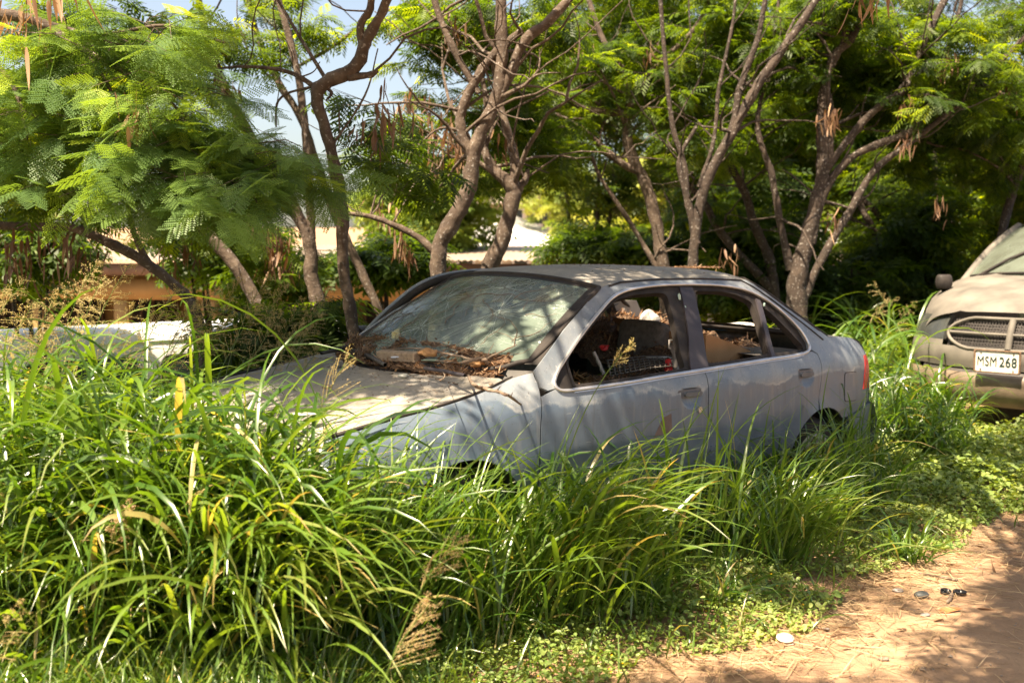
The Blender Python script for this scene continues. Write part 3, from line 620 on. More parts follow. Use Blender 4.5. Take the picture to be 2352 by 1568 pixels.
# ------------------------------------------------------------------ terrain
def GZ(x, y):
    x = np.asarray(x, float); y = np.asarray(y, float)
    drop = -1.15*sstep(y, 6.3, 10.5)*(1-sstep(x-.12*y, .6, 2.6))
    rise = 9*sstep(y, 60, 240)
    return drop+rise+.02*np.sin(x*1.7+y*.6)*np.sin(y*1.3-.5*x)+.015*np.sin(3.1*x)*np.cos(2.7*y+1)
xs = np.concatenate([np.linspace(-300, -12, 20)[:-1], np.linspace(-12, 12, 90), np.linspace(12, 300, 20)[1:]])
ys = np.concatenate([np.linspace(-60, -3, 8)[:-1], np.linspace(-3, 16, 90), np.linspace(16, 400, 30)[1:]])
X_, Y_ = np.meshgrid(xs, ys, indexing='ij'); m_, n_ = X_.shape; i_, j_ = np.meshgrid(np.arange(m_-1), np.arange(n_-1), indexing='ij')
tag(mesh('ground', np.stack([X_, Y_, GZ(X_, Y_)], -1).reshape(-1, 3), np.stack([i_*n_+j_, (i_+1)*n_+j_, (i_+1)*n_+j_+1, i_*n_+j_+1], -1).reshape(-1, 4), DIRT), kind='structure')
# ------------------------------------------------------------------ long ochre building with a corrugated roof
OCHRE = M('ochre_wall', varied((.21, .13, .045), (.30, .19, .07), 2, .05, .01, .85)); ROOFT = M('tan_sheet_roof', varied((.27, .205, .16), (.38, .30, .235), 1.2, .05, .01, .6))
FASCIA = M('brown_fascia', varied((.10, .065, .045), (.17, .11, .075), 3)); VOID = M('dark_interior', varied((.012, .010, .008), (.03, .024, .02), 3)); CREAM = M('cream_wall', varied((.50, .45, .36), (.62, .56, .46), 1.5, .03, .01, .85))
WHITER = M('white_sheet_roof', varied((.70, .68, .63), (.82, .80, .76), 1, .03, .01, .5)); GREENT = M('green_trim', col=(.06, .25, .16), rough=.5); GREYW = M('grey_wall', varied((.40, .38, .35), (.52, .50, .46), 1.5, .03, .01, .85))
def frame2(p0, p1):
    "local frame: x along the front, y away from the viewer"
    p0 = np.array(p0, float); p1 = np.array(p1, float); u = (p1-p0)/np.linalg.norm(p1-p0); v = np.array([-u[1], u[0]]); 
    if v[1] < 0: v = -v
    return p0, u, v, np.linalg.norm(p1-p0)
def long_building():
    p0, u, v, Ln = frame2((-16.5, 20.5), (1.42, 17.9)); g0 = -1.15; ez = 1.33
    b = empty('long_building', (p0[0], p0[1], g0), 'long low ochre building with a tan corrugated roof behind the trunks', 'building')
    off = (p0[0], p0[1], g0)
    def W3(x, y, z): return np.array([p0[0]+u[0]*x+v[0]*y, p0[1]+u[1]*x+v[1]*y, z])
    R = np.array([[u[0], v[0], 0], [u[1], v[1], 0], [0, 0, 1.]])
    def bx(g1, x0, x1, y0, y1, z0, z1): g1.box(W3((x0+x1)/2, (y0+y1)/2, (z0+z1)/2), (x1-x0, y1-y0, z1-z0), R)
    g1 = Geo(); n = 900; x = np.linspace(-.4, Ln+.2, n); z = .012*np.sin(x*2*np.pi/.11)
    V = np.concatenate([[W3(a, -.9, ez+.03+c) for a, c in zip(x, z)], [W3(a, 3.6, 1.66+c) for a, c in zip(x, z)], [W3(a, 8.2, ez+c) for a, c in zip(x, z)]]); i = np.arange(n-1)
    g1.add(V, np.concatenate([np.stack([i+k*n, i+1+k*n, i+1+(k+1)*n, i+(k+1)*n], 1) for k in (0, 1)])); g1.build('roof', ROOFT, b, off=off)
    g1 = Geo(); bx(g1, -.4, Ln, -.75, -.70, 1.08, 1.30); bx(g1, Ln-.02, Ln+.03, -.7, 8, 1.1, 1.28); g1.build('fascia', FASCIA, b, off=off)
    g1 = Geo(); bx(g1, 0, Ln-.1, 2.2, 2.35, g0, 1.2); bx(g1, Ln-.15, Ln-.05, 0, 7.8, g0, 1.25); g1.build('wall', OCHRE, b, off=off)
    g1 = Geo(); bx(g1, -.2, Ln-.1, -.45, -.2, .62, 1.0); g1.build('lintel', OCHRE, b, off=off)
    k = 0; x = .4
    while x < Ln:
        g1 = Geo(); bx(g1, x, x+.26, -.43, -.22, g0, .62); g1.build('post', OCHRE, b, off=off); x += 1.75; k += 1
    x = 1.0
    while x < Ln-1.5:
        g1 = Geo(); bx(g1, x, x+1.15, 2.12, 2.19, -.4, .75); w = g1.build('window', VOID, b, off=off)
        g1 = Geo(); [bx(g1, x+.02+q*.28, x+.06+q*.28, 2.08, 2.11, -.4, .75) for q in range(5)]; g1.build('window_bars', FASCIA, w, off=off); x += 1.75
    g1 = Geo(); bx(g1, -.2, Ln-.1, -.4, -.3, g0, -.55); g1.build('low_wall', M('dark_brown_wall', varied((.10, .06, .03), (.16, .10, .05), 2)), b, off=off)
long_building()
def house(nm, label, p0, p1, g0, ez, rz, dep, wall, roofm, trim=None, wins=3, winw=.9, hip=True, wz=(.3, 1.3)):
    p0, u, v, Ln = frame2(p0, p1); b = empty(nm, (p0[0], p0[1], g0), label, 'house'); off = (p0[0], p0[1], g0)
    def W3(x, y, z): return np.array([p0[0]+u[0]*x+v[0]*y, p0[1]+u[1]*x+v[1]*y, z])
    R = np.array([[u[0], v[0], 0], [u[1], v[1], 0], [0, 0, 1.]])
    def bx(g1, x0, x1, y0, y1, z0, z1): g1.box(W3((x0+x1)/2, (y0+y1)/2, (z0+z1)/2), (x1-x0, y1-y0, z1-z0), R); return g1
    bx(Geo(), 0, Ln, 0, dep, g0, ez).build('wall', wall, b, off=off, smooth=False)
    o = .5; h = dep/2 if hip else 0; V = [W3(-o, -o, ez), W3(Ln+o, -o, ez), W3(Ln+o, dep+o, ez), W3(-o, dep+o, ez), W3(h, dep/2, rz), W3(Ln-h, dep/2, rz)]
    g1 = Geo(); g1.add(V, [[0, 1, 5, 4], [2, 3, 4, 5]]); g1.add(V, [[1, 2, 5], [3, 0, 4]]); g1.add(V[:4], [[0, 1, 2, 3]]); g1.build('roof', roofm, b, off=off, smooth=False)
    if trim: bx(Geo(), -o, Ln+o, -o-.03, -o+.0, ez-.16, ez+.02).build('gutter', trim, b, off=off, smooth=False)
    for k in range(wins):
        x = (k+.5)*Ln/wins-winw/2; w = bx(Geo(), x, x+winw, -.05, -.01, wz[0], wz[1]).build('window', DARKG, b, off=off, smooth=False)
        g1 = Geo(); bx(g1, x-.06, x, -.09, -.05, wz[0]-.06, wz[1]+.06); bx(g1, x+winw, x+winw+.06, -.09, -.05, wz[0]-.06, wz[1]+.06); bx(g1, x, x+winw, -.09, -.05, wz[1], wz[1]+.06); bx(g1, x, x+winw, -.1, -.05, wz[0]-.06, wz[0]); g1.build('window_frame', WHITEP, w, off=off, smooth=False)
P = lambda dx, dy, d: at(dx, dy, d)
a = P(1035, 592, 31); c = P(1330, 592, 31)
house('white_roofed_house', 'cream house with a bright white hipped roof and green gutter, above the sedan roof', (a[0], 31), (c[0]+.3, 33.5), -1.3, 1.65, 3.1, 7.5, CREAM, WHITER, GREENT, 5, .5, True, (.75, 1.35))
a = P(1150, 470, 60); c = P(1345, 470, 60)
house('hillside_house', 'small pale house higher up behind the forked trunk', (a[0], 62), (c[0], 64), 1.0, 4.6, 6.3, 7, CREAM, ROOFT, None, 3, 1.0, True, (3.4, 4.3))
a = P(1905, 545, 27); c = P(2100, 545, 27)
house('white_house', 'white roofed house glimpsed through the dark trunks at right', (a[0], 27), (c[0], 28), -.2, 1.75, 2.75, 6, CREAM, WHITER, None, 2, .8, True, (.5, 1.3))
a = P(1690, 640, 15); c = P(1825, 640, 15)
house('grey_outbuilding', 'small pale grey outbuilding behind the thin right trunks', (a[0], 15.5), (c[0], 16), -.2, 1.35, 1.75, 3, GREYW, WHITER, None, 1, .35, True, (.6, 1.0))
# ------------------------------------------------------------------ white van behind the grass
def white_van():
    p0, u, v, Ln = frame2((-5.6, 7.9), (-1.45, 11.75)); u3 = np.array([u[0], u[1], 0]); g0 = -1.12
    b = empty('white_van', (p0[0], p0[1], g0), 'white van parked behind the tall grass, its long roof edge showing', 'van'); off = (p0[0], p0[1], g0)
    def W3(x, y, z): return np.array([p0[0]+u[0]*x+v[0]*y, p0[1]+u[1]*x+v[1]*y, z-.05])
    prof = [(-.03, -.55), (-.05, -.2), (-.03, .2), (.02, .45), (.09, .66), (.14, .71), (.22, .745), (.5, .775), (.85, .785)]; prof = prof+[(1.7-a_, z) for a_, z in prof[::-1]]; prof = [(a_*.72, z) for a_, z in prof]
    g1 = Geo(); st = [(0, 1., 0), (.06, 1.02, 0), (Ln-.9, 1.02, 0), (Ln-.35, .98, -.06), (Ln, .90, -.35)]
    V = np.array([[W3(s, .61+(y-.61)*w, (z if z < .4 else z+dz)) for y, z in prof] for s, w, dz in st]); n = len(prof); i, j = np.meshgrid(np.arange(len(st)-1), np.arange(n-1), indexing='ij')
    g1.add(V.reshape(-1, 3), np.stack([i*n+j, (i+1)*n+j, (i+1)*n+j+1, i*n+j+1], -1).reshape(-1, 4)); g1.add(V[0], [[0, 1, n-2, n-1], [1, 2, n-3, n-2], [2, 3, n-4, n-3], [3, 4, n-5, n-4]]); g1.add(V[-1], [[0, 1, n-2, n-1], [1, 2, n-3, n-2], [2, 3, n-4, n-3], [3, 4, n-5, n-4]])
    g1.build('body', WHITEP, b, off=off)
    g1 = Geo(); g1.tube([W3(-.02, -.045+.1, .645), W3(Ln-.5, .055, .645)], .018, 6); g1.tube([W3(-.02, .055, .645), W3(-.02, 1.6, .645)], .018, 6); g1.build('drip_rail', WHITEP, b, off=off)
    for x0, x1 in ((.25, 1.35), (1.55, 2.65), (2.85, 3.75), (4.0, 4.75)):
        if x1 > Ln: x1 = Ln-.4
        pl = rounded([(x0, .05), (x1, .05), (x1-.03, .50), (x0+.03, .50)], .09, 5); V = [W3(x, -.055+.02*(z > .3)+.05*max(0, z-.2), z) for x, z in pl]+[W3((x0+x1)/2, -.05, .27)]; k = len(pl)
        w = Geo().add(V, [[q, (q+1) % k, k] for q in range(k)]).build('window', DARKG, b, off=off)
        Geo().add(*tube(np.array(V[:-1]), .012, 6, closed=True)).build('window_gasket', RUBBER, w, off=off)
    for x in (.9, Ln-.8):
        a_ = np.linspace(0, 2*np.pi, 28)[:-1]; V = np.array([W3(x+r*math.cos(t), yy, g0+.32+r*math.sin(t)) for r, yy in ((.2, -.04), (.31, -.045), (.32, 0), (.32, .15)) for t in a_]); k = 27
        Geo().add(V, [[i*k+j, i*k+(j+1) % k, (i+1)*k+(j+1) % k, (i+1)*k+j] for i in range(3) for j in range(k)]).build('wheel', RUBBER, b, off=off)
white_van()
# ------------------------------------------------------------------ beige minivan at the right edge
def minivan():
    ang = math.radians(45); c0 = at(2312, 840, 7.4); ox, oy = c0[0], c0[1]
    Fd = np.array([-math.sin(ang), -math.cos(ang)]); Ld = np.array([-Fd[1], Fd[0]])*-1  # Ld: towards picture left
    if Ld[0] > 0: Ld = -Ld
    g0 = .085
    b = empty('minivan', (ox-Fd[0]*2.2, oy-Fd[1]*2.2, g0), 'dusty beige minivan with a cross bar grille at the right edge', 'minivan')
    off = np.array([ox-Fd[0]*2.2, oy-Fd[1]*2.2, g0])
    def T(P): # x back from nose, y to picture-left side, z up
        P = np.asarray(P, float); return np.stack([ox-Fd[0]*P[..., 0]+Ld[0]*P[..., 1], oy-Fd[1]*P[..., 0]+Ld[1]*P[..., 1], P[..., 2]+g0], -1)
    def bl(nm, fn, u, v, mat, par=b, **k): V, Fq = loft(lambda U, Vv: T(fn(U, Vv)), u, v); return mesh(nm, V, Fq, mat, par, off=off, **k)
    # width and top line along the length
    wx_ = [0, .1, .3, .6, 1., 1.6, 4.7]; wy_ = [.62, .76, .87, .93, .96, .98, .97]
    def hw(x): return np.interp(x, wx_, wy_)
    nose = lambda y: .42*np.abs(y/.9)**2.6
    def face(U, z): # front skin between z levels, U across -1..1
        yw = np.interp(z, [.25, .5, .8, .92], [.88, .90, .86, .80]); y = U*yw; xb = np.interp(z, [.2, .30, .44, .50, .60, .78, .90, .95], [.06, -.05, -.06, .02, .0, .05, .12, .20]); return np.stack([xb+nose(y), y, z], -1)
    VLAMP = glass_mat('smoky_lamp_glass', (.07, .075, .07), (.5, .55, .5), False)
    Z = lambda *a_: np.array(a_, float)
    bl('front_bumper', face, np.linspace(-1, 1, 41), Z(.22, .30, .36, .40, .44, .47), M('brown_bumper', varied((.10, .075, .055), (.20, .15, .11), 8, .1, .003, .4)))
    bl('front_bumper', face, np.linspace(-1, 1, 41), Z(.50, .55, .60, .645), VANP)
    bl('bumper_intake', lambda U, z: face(U, z)+[.03, 0, 0], np.linspace(-.8, .8, 21), Z(.455, .48, .51), DARKP)
    bl('front_panel', face, np.linspace(-1, -.60, 8), Z(.64, .7, .8, .90), VANP); bl('front_panel', face, np.linspace(.60, 1, 8), Z(.64, .66, .68, .70), VANP)
    bl('front_panel', lambda U, z: face(U, z)+[0, 0, 0], np.linspace(-.60, .60, 21), Z(.645, .66), VANP)
    gr = bl('grille', lambda U, z: face(U, z)+[.035, 0, 0], np.linspace(-.56, .56, 21), Z(.66, .7, .78, .87), DARKP)
    def rail(nm, uu, zz, r, mat=VANP):
        P_ = [face(np.array(u_), np.array(z_))+[.0, 0, 0] for u_, z_ in zip(uu, zz)]; V, Fq = tube(T(np.array(P_)), r, 8); mesh(nm, V, Fq, mat, gr, off=off)
    rail('grille_bar', np.linspace(-.54, .54, 15), [.765]*15, .011); rail('grille_bar', [0, 0, 0], [.655, .76, .875], .026)
    ru = [.50*math.cos(t)+.06*math.copysign(1, math.cos(t)) for t in np.linspace(0, 2*np.pi, 40)]; rz_ = [.765+.115*np.clip(1.25*math.sin(t), -1, 1) for t in np.linspace(0, 2*np.pi, 40)]
    rail('grille_surround', ru, rz_, .013)
    g1 = Geo()
    for k in range(9): 
        z_ = .67+k*.023; g1.tube(T(np.array([face(np.array(u_), np.array(z_))+[.02, 0, 0] for u_ in np.linspace(-.53, .53, 13)])), .004, 4)
    for k in range(40):
        u_ = -.53+k*.0272; g1.tube(T(np.array([face(np.array(u_), np.array(z_))+[.02, 0, 0] for z_ in (.66, .77, .87)])), .003, 4)
    mesh('grille_mesh', np.concatenate(g1.V), [np.concatenate(g1.Q)], DARKP, gr, off=off)
    for s in (1, -1): bl('headlight', lambda U, z: face(U, z)+[.004, 0, 0], np.linspace(.60*s, .99*s, 12), Z(.70, .76, .82, .885), VLAMP); bl('headlight_housing', lambda U, z: face(U, z)+[.06, 0, 0], np.linspace(.60*s, .99*s, 12), Z(.70, .76, .82, .885), GREYP)
    # hood
    def hood(U, x):
        w = hw(x)*.97; y = U*w; xx = x+nose(y)*(1-x/1.3)*.9; z = np.interp(x, [.10, .16, .3, .6, 1.0, 1.2], [.885, .925, .985, 1.06, 1.13, 1.155])+.045*(1-np.abs(U)**3)-.07*np.abs(U)**9-.03*np.abs(U)**3*(1-sstep(x, .1, .8))+.012*np.exp(-((np.abs(U)-.55)/.05)**2); return np.stack([xx, y, z], -1)
    bl('hood', hood, np.linspace(-1, 1, 41), np.linspace(.10, 1.2, 14), VANP)
    def side(s):
        def f(U, x):
            top = np.interp(x, [.10, .3, .6, 1.0, 1.25, 1.6, 4.7], [.72, .86, .96, 1.04, 1.06, 1.05, 1.05]); z = .25+(top-.25)*U; xx = x+nose(hw(x))*(1-x/1.3)*.9*(x < 1.3); return np.stack([xx, s*(hw(x)+.02*np.sin(U*np.pi)-.0*U), z], -1)
        return f
    for s in (1, -1):
        bl('side_panel', side(s), np.linspace(0, 1, 10), np.concatenate([np.linspace(.10, 1.3, 12), np.linspace(1.5, 4.7, 8)]), VANP)
        def dg(U, v): # pillar / side windows
            x = 1.30+v*3.3; zt = np.interp(x, [1.3, 1.7, 2.1, 2.4, 4.6], [1.08, 1.36, 1.56, 1.63, 1.62]); z = 1.04+(zt-1.04)*U; return np.stack([x, s*(hw(x)-.02-.22*(z-1.04)/.6*1.0), z], -1)
        bl('side_glass', dg, np.linspace(0, 1, 6), np.linspace(.12, 1, 16), DARKG)
    # screen, pillars, roof
    def scr(U, v):
        a = np.abs(U); B_ = np.stack([1.02+.42*a**2.2, U*.90, 1.15-.05*a**3], -1); T_ = np.stack([2.05+.20*a**2.2, U*.70, 1.70-.07*a**3], -1); P_ = B_+(T_-B_)*v[..., None]; P_[..., 2] += .05*np.sin(np.pi*v); return P_
    VG = glass_mat('dusty_van_glass', (.15, .18, .15), (.4, .5, .42), False); bl('windshield', scr, np.linspace(-.96, .96, 31), np.linspace(.02, .98, 15), VG)
    for s in (1, -1): V, Fq = tube(T(scr(np.full(12, .985*s), np.linspace(-.03, 1.0, 12))), .035, 8); mesh('pillar', V, Fq, VANP, b, off=off)
    V, Fq = tube(T(scr(np.linspace(-.97, .97, 21), np.full(21, 0.0))), .018, 6); mesh('seal', V, Fq, RUBBER, b, off=off)
    def rf(U, v): a = np.abs(U); x0 = 2.05+.20*a**2.2; x = x0+(4.6-x0)*v; return np.stack([x, U*(.70+.06*sstep(v, 0, .15)), 1.70-.07*a**3+.05*sstep(v, 0, .35)], -1)
    bl('roof', rf, np.linspace(-1, 1, 25), np.linspace(0, 1, 12), VANP)
    # wiper, leaf strip below the glass, mirror
    w1 = scr(np.array([.80, .55, .25, -.1]), np.array([.02, .22, .42, .58])); w1[:, 2] += .03; mesh('wiper', *tube(T(w1), .014, 6), RUBBER, b, off=off)
    w1 = scr(np.linspace(.9, -.5, 8), np.full(8, .06)); w1[:, 2] += .02; mesh('wiper', *tube(T(w1), .012, 6), RUBBER, b, off=off)
    bm = bmesh.new(); bmesh.ops.create_uvsphere(bm, u_segments=20, v_segments=12, radius=1)
    pm = at(2168, 648, 8.4); 
    for v_ in bm.verts: v_.co = Vector((math.copysign(abs(v_.co.x)**.7, v_.co.x)*.07, v_.co.y*.05, max(min(v_.co.z*.085, .065), -.055)))+Vector(pm)-Vector(off)
    me = bpy.data.meshes.new('mirror'); bm.to_mesh(me); bm.free(); [setattr(p, 'use_smooth', True) for p in me.polygons]; link('side_mirror', me, RUBBER, b)
    q = T(np.array([1.45, .93, 1.08])); mesh('mirror_arm', *tube(np.array([pm-[0, 0, .05], (pm+q)/2-[0, 0, .04], q]), .03, 8), DARKP, b, off=off)
    for x in (.95, 3.8):
        for s in (1, -1):
            a_ = np.linspace(0, 2*np.pi, 28)[:-1]; V = T(np.array([[x+r*math.cos(t), s*yy, .31+r*math.sin(t)] for r, yy in ((.18, .90), (.30, .92), (.32, .88), (.32, .70)) for t in a_])); k = 27
            mesh('wheel', V, np.array([[i*k+j, i*k+(j+1) % k, (i+1)*k+(j+1) % k, (i+1)*k+j] for i in range(3) for j in range(k)]), RUBBER, b, off=off)
    g1 = Geo().box(T(np.array([2.3, 0, .28])), (.2, .2, .02)); 
    bl('floor_pan', lambda U, v: np.stack([.25+v*4.3, U*.88, .26+0*U], -1), np.linspace(-1, 1, 3), np.linspace(0, 1, 3), VOID)
    bl('seat_row', lambda U, v: np.stack([2.3+.15*v, U*.7, .6+.6*v], -1), np.linspace(-1, 1, 3), np.linspace(0, 1, 3), CLOTH)
    # plate MSM 268
    R = np.array([[Ld[0]*-1, 0, -Fd[0]*-1], [Ld[1]*-1, 0, -Fd[1]*-1], [0, 1, 0]])
    ctr = T(np.array([-.095, .035, .575])); X = np.array([-Ld[0], -Ld[1], 0]); Zv = np.array([0, 0, 1.]); Nn = np.array([Fd[0], Fd[1], 0])
    def pt(x, z, n): return ctr+X*x+Zv*z+Nn*n
    pr = rounded([(-.165, -.085), (.165, -.085), (.165, .085), (-.165, .085)], .012); inn = [(x*.925, z*.88) for x, z in pr]; k = len(pr)
    V = [pt(x, z, 0) for x, z in pr]+[pt(x, z, .012) for x, z in pr]+[pt(x, z, .012) for x, z in inn]+[pt(x, z, .004) for x, z in inn]
    fr = mesh('plate_frame', V, np.array([[i+q*k, (i+1) % k+q*k, (i+1) % k+(q+1)*k, i+(q+1)*k] for q in range(3) for i in range(k)]), M('rusty_frame', varied((.08, .05, .03), (.22, .13, .08), 30)), b, off=off)
    pl = mesh('license_plate', [pt(x, z, .005) for x, z in inn]+[pt(0, 0, .005)], np.array([[i, (i+1) % k, k] for i in range(k)]), M('plate_white', varied((.60, .57, .50), (.74, .72, .66), 20, .05, .002, .5)), b, off=off)
    INK = M('plate_ink', col=(.012, .03, .028), rough=.5)
    MW = Matrix(((X[0], 0, Nn[0], 0), (X[1], 0, Nn[1], 0), (0, 1, 0, 0), (0, 0, 0, 1)))
    def text(s, size, x, z, sx, mat, nm, boldo=.0025):
        cu = bpy.data.curves.new(nm, 'FONT'); cu.body = s; cu.size = size; cu.align_x = 'CENTER'; cu.align_y = 'CENTER'; cu.extrude = .0012; cu.offset = boldo; cu.space_character = 1.06
        t_ = bpy.data.objects.new(nm, cu); COL.objects.link(t_); dg_ = bpy.context.evaluated_depsgraph_get(); me = bpy.data.meshes.new_from_object(t_.evaluated_get(dg_)); bpy.data.objects.remove(t_)
        me.transform(Matrix.Diagonal((sx, 1, 1, 1))); me.transform(MW); me.transform(Matrix.Translation(Vector(pt(x, z, .0075)-off))); me.materials.clear(); link(nm, me, mat, pl)
    text('MSM', .100, -.070, -.003, .70, INK, 'plate_letters', .0); text('268', .100, .078, -.003, .80, INK, 'plate_numbers', .001)
    RB = [((.55, .06, .05), .020), ((.60, .35, .05), .014), ((.12, .35, .12), .008), ((.08, .15, .45), .002)]
    # faint rainbow arch behind the letters
    for (c_, dr) in RB[:3]:
        a_ = np.linspace(.15, np.pi-.15, 20); V = []
        for t in a_:
            for rr in (0, .006): V.append(pt((.085+dr+rr)*math.cos(t)*.55, -.045+(.085+dr+rr)*math.sin(t)*.95-.0, .0062))
        cc = tuple(.72*.9+.1*x for x in c_); mesh('plate_rainbow', V, np.array([[2*i, 2*i+1, 2*i+3, 2*i+2] for i in range(19)]), M('plate_tint', col=tuple(.45+.3*x for x in c_), rough=.5), pl, off=off)
    for x in (-.115, .115):
        for z in (-.062, .062): mesh('plate_bolt', *tube(np.array([pt(x, z, .005), pt(x, z, .010)]), .006, 8), RUBBER, pl, off=off)
    return T, hood, scr
VT, VHOOD, VSCR = minivan()
# ------------------------------------------------------------------ plant generators
def blades(base, az, ln, wd, lean, curl, K=7, fold=.25, rnd=None, tw=None, p=1.5):
    N_ = len(base); t = np.linspace(0, 1, K+1); th = lean[:, None]+curl[:, None]*t[None]**p
    seg = ln[:, None]/K; mid = (th[:, 1:]+th[:, :-1])/2
    h = np.concatenate([np.zeros((N_, 1)), np.cumsum(np.sin(mid)*seg, 1)], 1); v = np.concatenate([np.zeros((N_, 1)), np.cumsum(np.cos(mid)*seg, 1)], 1)
    ca, sa = np.cos(az)[:, None], np.sin(az)[:, None]; sw = RNG.normal(0, .06, (N_, 1))*t[None]**2*ln[:, None]
    C_ = np.stack([h*ca-sw*sa, h*sa+sw*ca, v], -1)+base[:, None]
    w = 1.28*wd[:, None]*np.minimum(1, t*4+.35)[None]*(1-t[None]**2.4)*.5+1e-4
    if tw is None: tw = RNG.normal(0, .5, N_)
    side = np.stack([-sa*np.cos(tw)[:, None]*np.ones_like(th), ca*np.cos(tw)[:, None]*np.ones_like(th), np.sin(tw)[:, None]*np.ones_like(th)], -1)
    nrm = np.stack([-np.cos(th)*ca, -np.cos(th)*sa, np.sin(th)], -1)
    Lf = C_-side*w[..., None]; Rt = C_+side*w[..., None]; Cn = C_-nrm*(w*fold)[..., None]
    V = np.stack([Lf, Cn, Rt], 2).reshape(N_, (K+1)*3, 3); i = np.arange(K)[:, None]*3+np.array([0, 1])[None]; i = i.ravel()
    q = np.stack([i, i+1, i+4, i+3], 1); Q = (q[None]+(np.arange(N_)*(K+1)*3)[:, None, None]).reshape(-1, 4)
    r = np.repeat((RNG.random(N_)*.85 if rnd is None else rnd), (K+1)*3); r = np.where(np.repeat(RNG.random(N_), (K+1)*3) < .03, .97, r)+np.tile(np.repeat(t**6*.12, 3), N_); return V.reshape(-1, 3), Q, np.clip(r, 0, 1)
class Big:
    def __init__(s): s.V = []; s.Q = []; s.R = []; s.k = 0
    def add(s, V, Q, r):
        V = np.asarray(V); s.V.append(V); s.Q.append(np.asarray(Q)+s.k); s.R.append(np.broadcast_to(r, (len(V),))); s.k += len(V)
    def build(s, name, mat, parent=None, off=None):
        return mesh(name, np.concatenate(s.V), np.concatenate(s.Q), mat, parent, True, np.concatenate(s.R), off)
def incar(x, y, pad=0.):
    c = w2car(np.stack([x, y, np.zeros_like(x)], -1)); yw = np.interp(c[..., 0], [-.05, .1, .4, .9, 3.6, 4.3], [.3, .60, .76, .80, .80, .66])
    return (c[..., 0] > -.08-pad) & (c[..., 0] < 4.25+pad) & (np.abs(c[..., 1]) < yw+pad)
def invan(x, y, pad=0.):
    o = VT(np.array([0., 0, 0]))[:2]; ex = VT(np.array([1., 0, 0]))[:2]-o; ey = VT(np.array([0, 1., 0]))[:2]-o
    a = (x-o[0])*ex[0]+(y-o[1])*ex[1]; b_ = (x-o[0])*ey[0]+(y-o[1])*ey[1]; return (a > .0-pad) & (a < 4.7) & (np.abs(b_) < .95+pad)
# front edge of the tall grass, picture points on the ground
EDGE = [(-700, 1600), (-100, 1500), (300, 1492), (620, 1478), (900, 1450), (1150, 1420), (1330, 1385), (1500, 1335), (1700, 1280), (1880, 1215), (1990, 1160), (2060, 1085), (2120, 1000), (2180, 945)]
EW = np.array([ground_at(*e)[:2] for e in EDGE])
COVER = [(-700, 1750), (300, 1720), (1000, 1660), (1330, 1605), (1540, 1520), (1700, 1500), (1850, 1470), (1930, 1400), (1960, 1345), (2100, 1300), (2260, 1240), (2352, 1195), (2700, 1110)]
CW = np.array([ground_at(*e)[:2] for e in COVER])
TALLP = np.concatenate([EW, [[3.9, 9.], [3.2, 12.5], [-9, 12.5], [-9, 3.]]])
COVP = np.concatenate([CW, [[6, 12], [2, 14], [-9, 12.5], [-9, 3.]]])
HP = np.array([(-3.5, 4.6, 1.02), (-2.2, 4.0, 1.04), (-1.6, 3.7, 1.05), (-1.2, 3.6, 1.10), (-.95, 3.5, 1.02), (-.72, 3.4, .86), (-.5, 3.4, .68), (-.25, 3.5, .70), (.05, 3.6, .74), (.3, 3.7, .80), (.55, 3.85, .76), (.8, 4.1, .50), (1.2, 4.5, .46), (1.5, 4.8, .50), (1.75, 5.0, .52), (2.1, 5.5, .50), (2.4, 6.0, .78), (2.7, 6.6, .95), (2.2, 7, 1.2), (1, 7, 1.2), (3.2, 8, 1.1), (0, 7.5, 1.0), (-1.5, 6.2, .72), (-2.2, 5.4, .85), (-3, 6.5, .70), (-4, 8, .5), (2, 9, 1.3), (-.8, 6.5, .75), (-1.4, 5.2, .85), (-2.6, 4.8, .95), (-.9, 4.9, .85)])
HP[:, 2] *= np.where(HP[:, 0] < -.4, np.where(HP[:, 1] < 4.7, 1.14, 1.0), 1.)
def HT(x, y):
    d = (x[:, None]-HP[None, :, 0])**2+(y[:, None]-HP[None, :, 1])**2; w = 1/(d+.02)**2; return (w*HP[None, :, 2]).sum(1)/w.sum(1)
def scatter(n, poly, box):
    x = RNG.uniform(box[0], box[1], n); y = RNG.uniform(box[2], box[3], n); k = inside(np.stack([x, y], 1), poly); return x[k], y[k]
tall = Big(); stems = Big(); seeds = Big()
def grass_leaves(x, y, H, leafs, dense_w, az0=None):
    "stems with leaves at several heights that arch over"
    n = len(x); z = GZ(x, y); az = RNG.uniform(0, 2*np.pi, n) if az0 is None else az0; lean = np.abs(RNG.normal(0, .16, n))+.03; hs = H*RNG.uniform(.5, .85, n)
    curl = RNG.uniform(.1, .5, n); b = np.stack([x, y, z], 1)
    stems_add = blades(b, az, hs, np.full(n, .006), lean, curl, 4, .8, RNG.uniform(.2, .6, n)); stems.add(*stems_add)
    k = RNG.integers(leafs, leafs+3, n); idx = np.repeat(np.arange(n), k); m = len(idx); f = RNG.uniform(.12, 1.0, m)**.8
    th = lean[idx]+curl[idx]*f*.6; L_ = hs[idx]*f; P_ = b[idx]+np.stack([np.sin(th)*np.cos(az[idx]), np.sin(th)*np.sin(az[idx]), np.cos(th)], 1)*L_[:, None]*.985
    a2 = az[idx]*.0+RNG.uniform(0, 2*np.pi, m); ln = (H[idx]*RNG.uniform(.35, .75, m)).clip(.12, .75)
    tall.add(*blades(P_, a2, ln, RNG.uniform(.6, 1.3, m)*dense_w*(.55+.45*np.minimum(1, ln/.5)), RNG.uniform(.15, .8, m), RNG.uniform(1.1, 2.7, m), 7, .22))
x, y = scatter(4200, TALLP, (-6, 4.5, 2.4, 7.2)); H = HT(x, y)
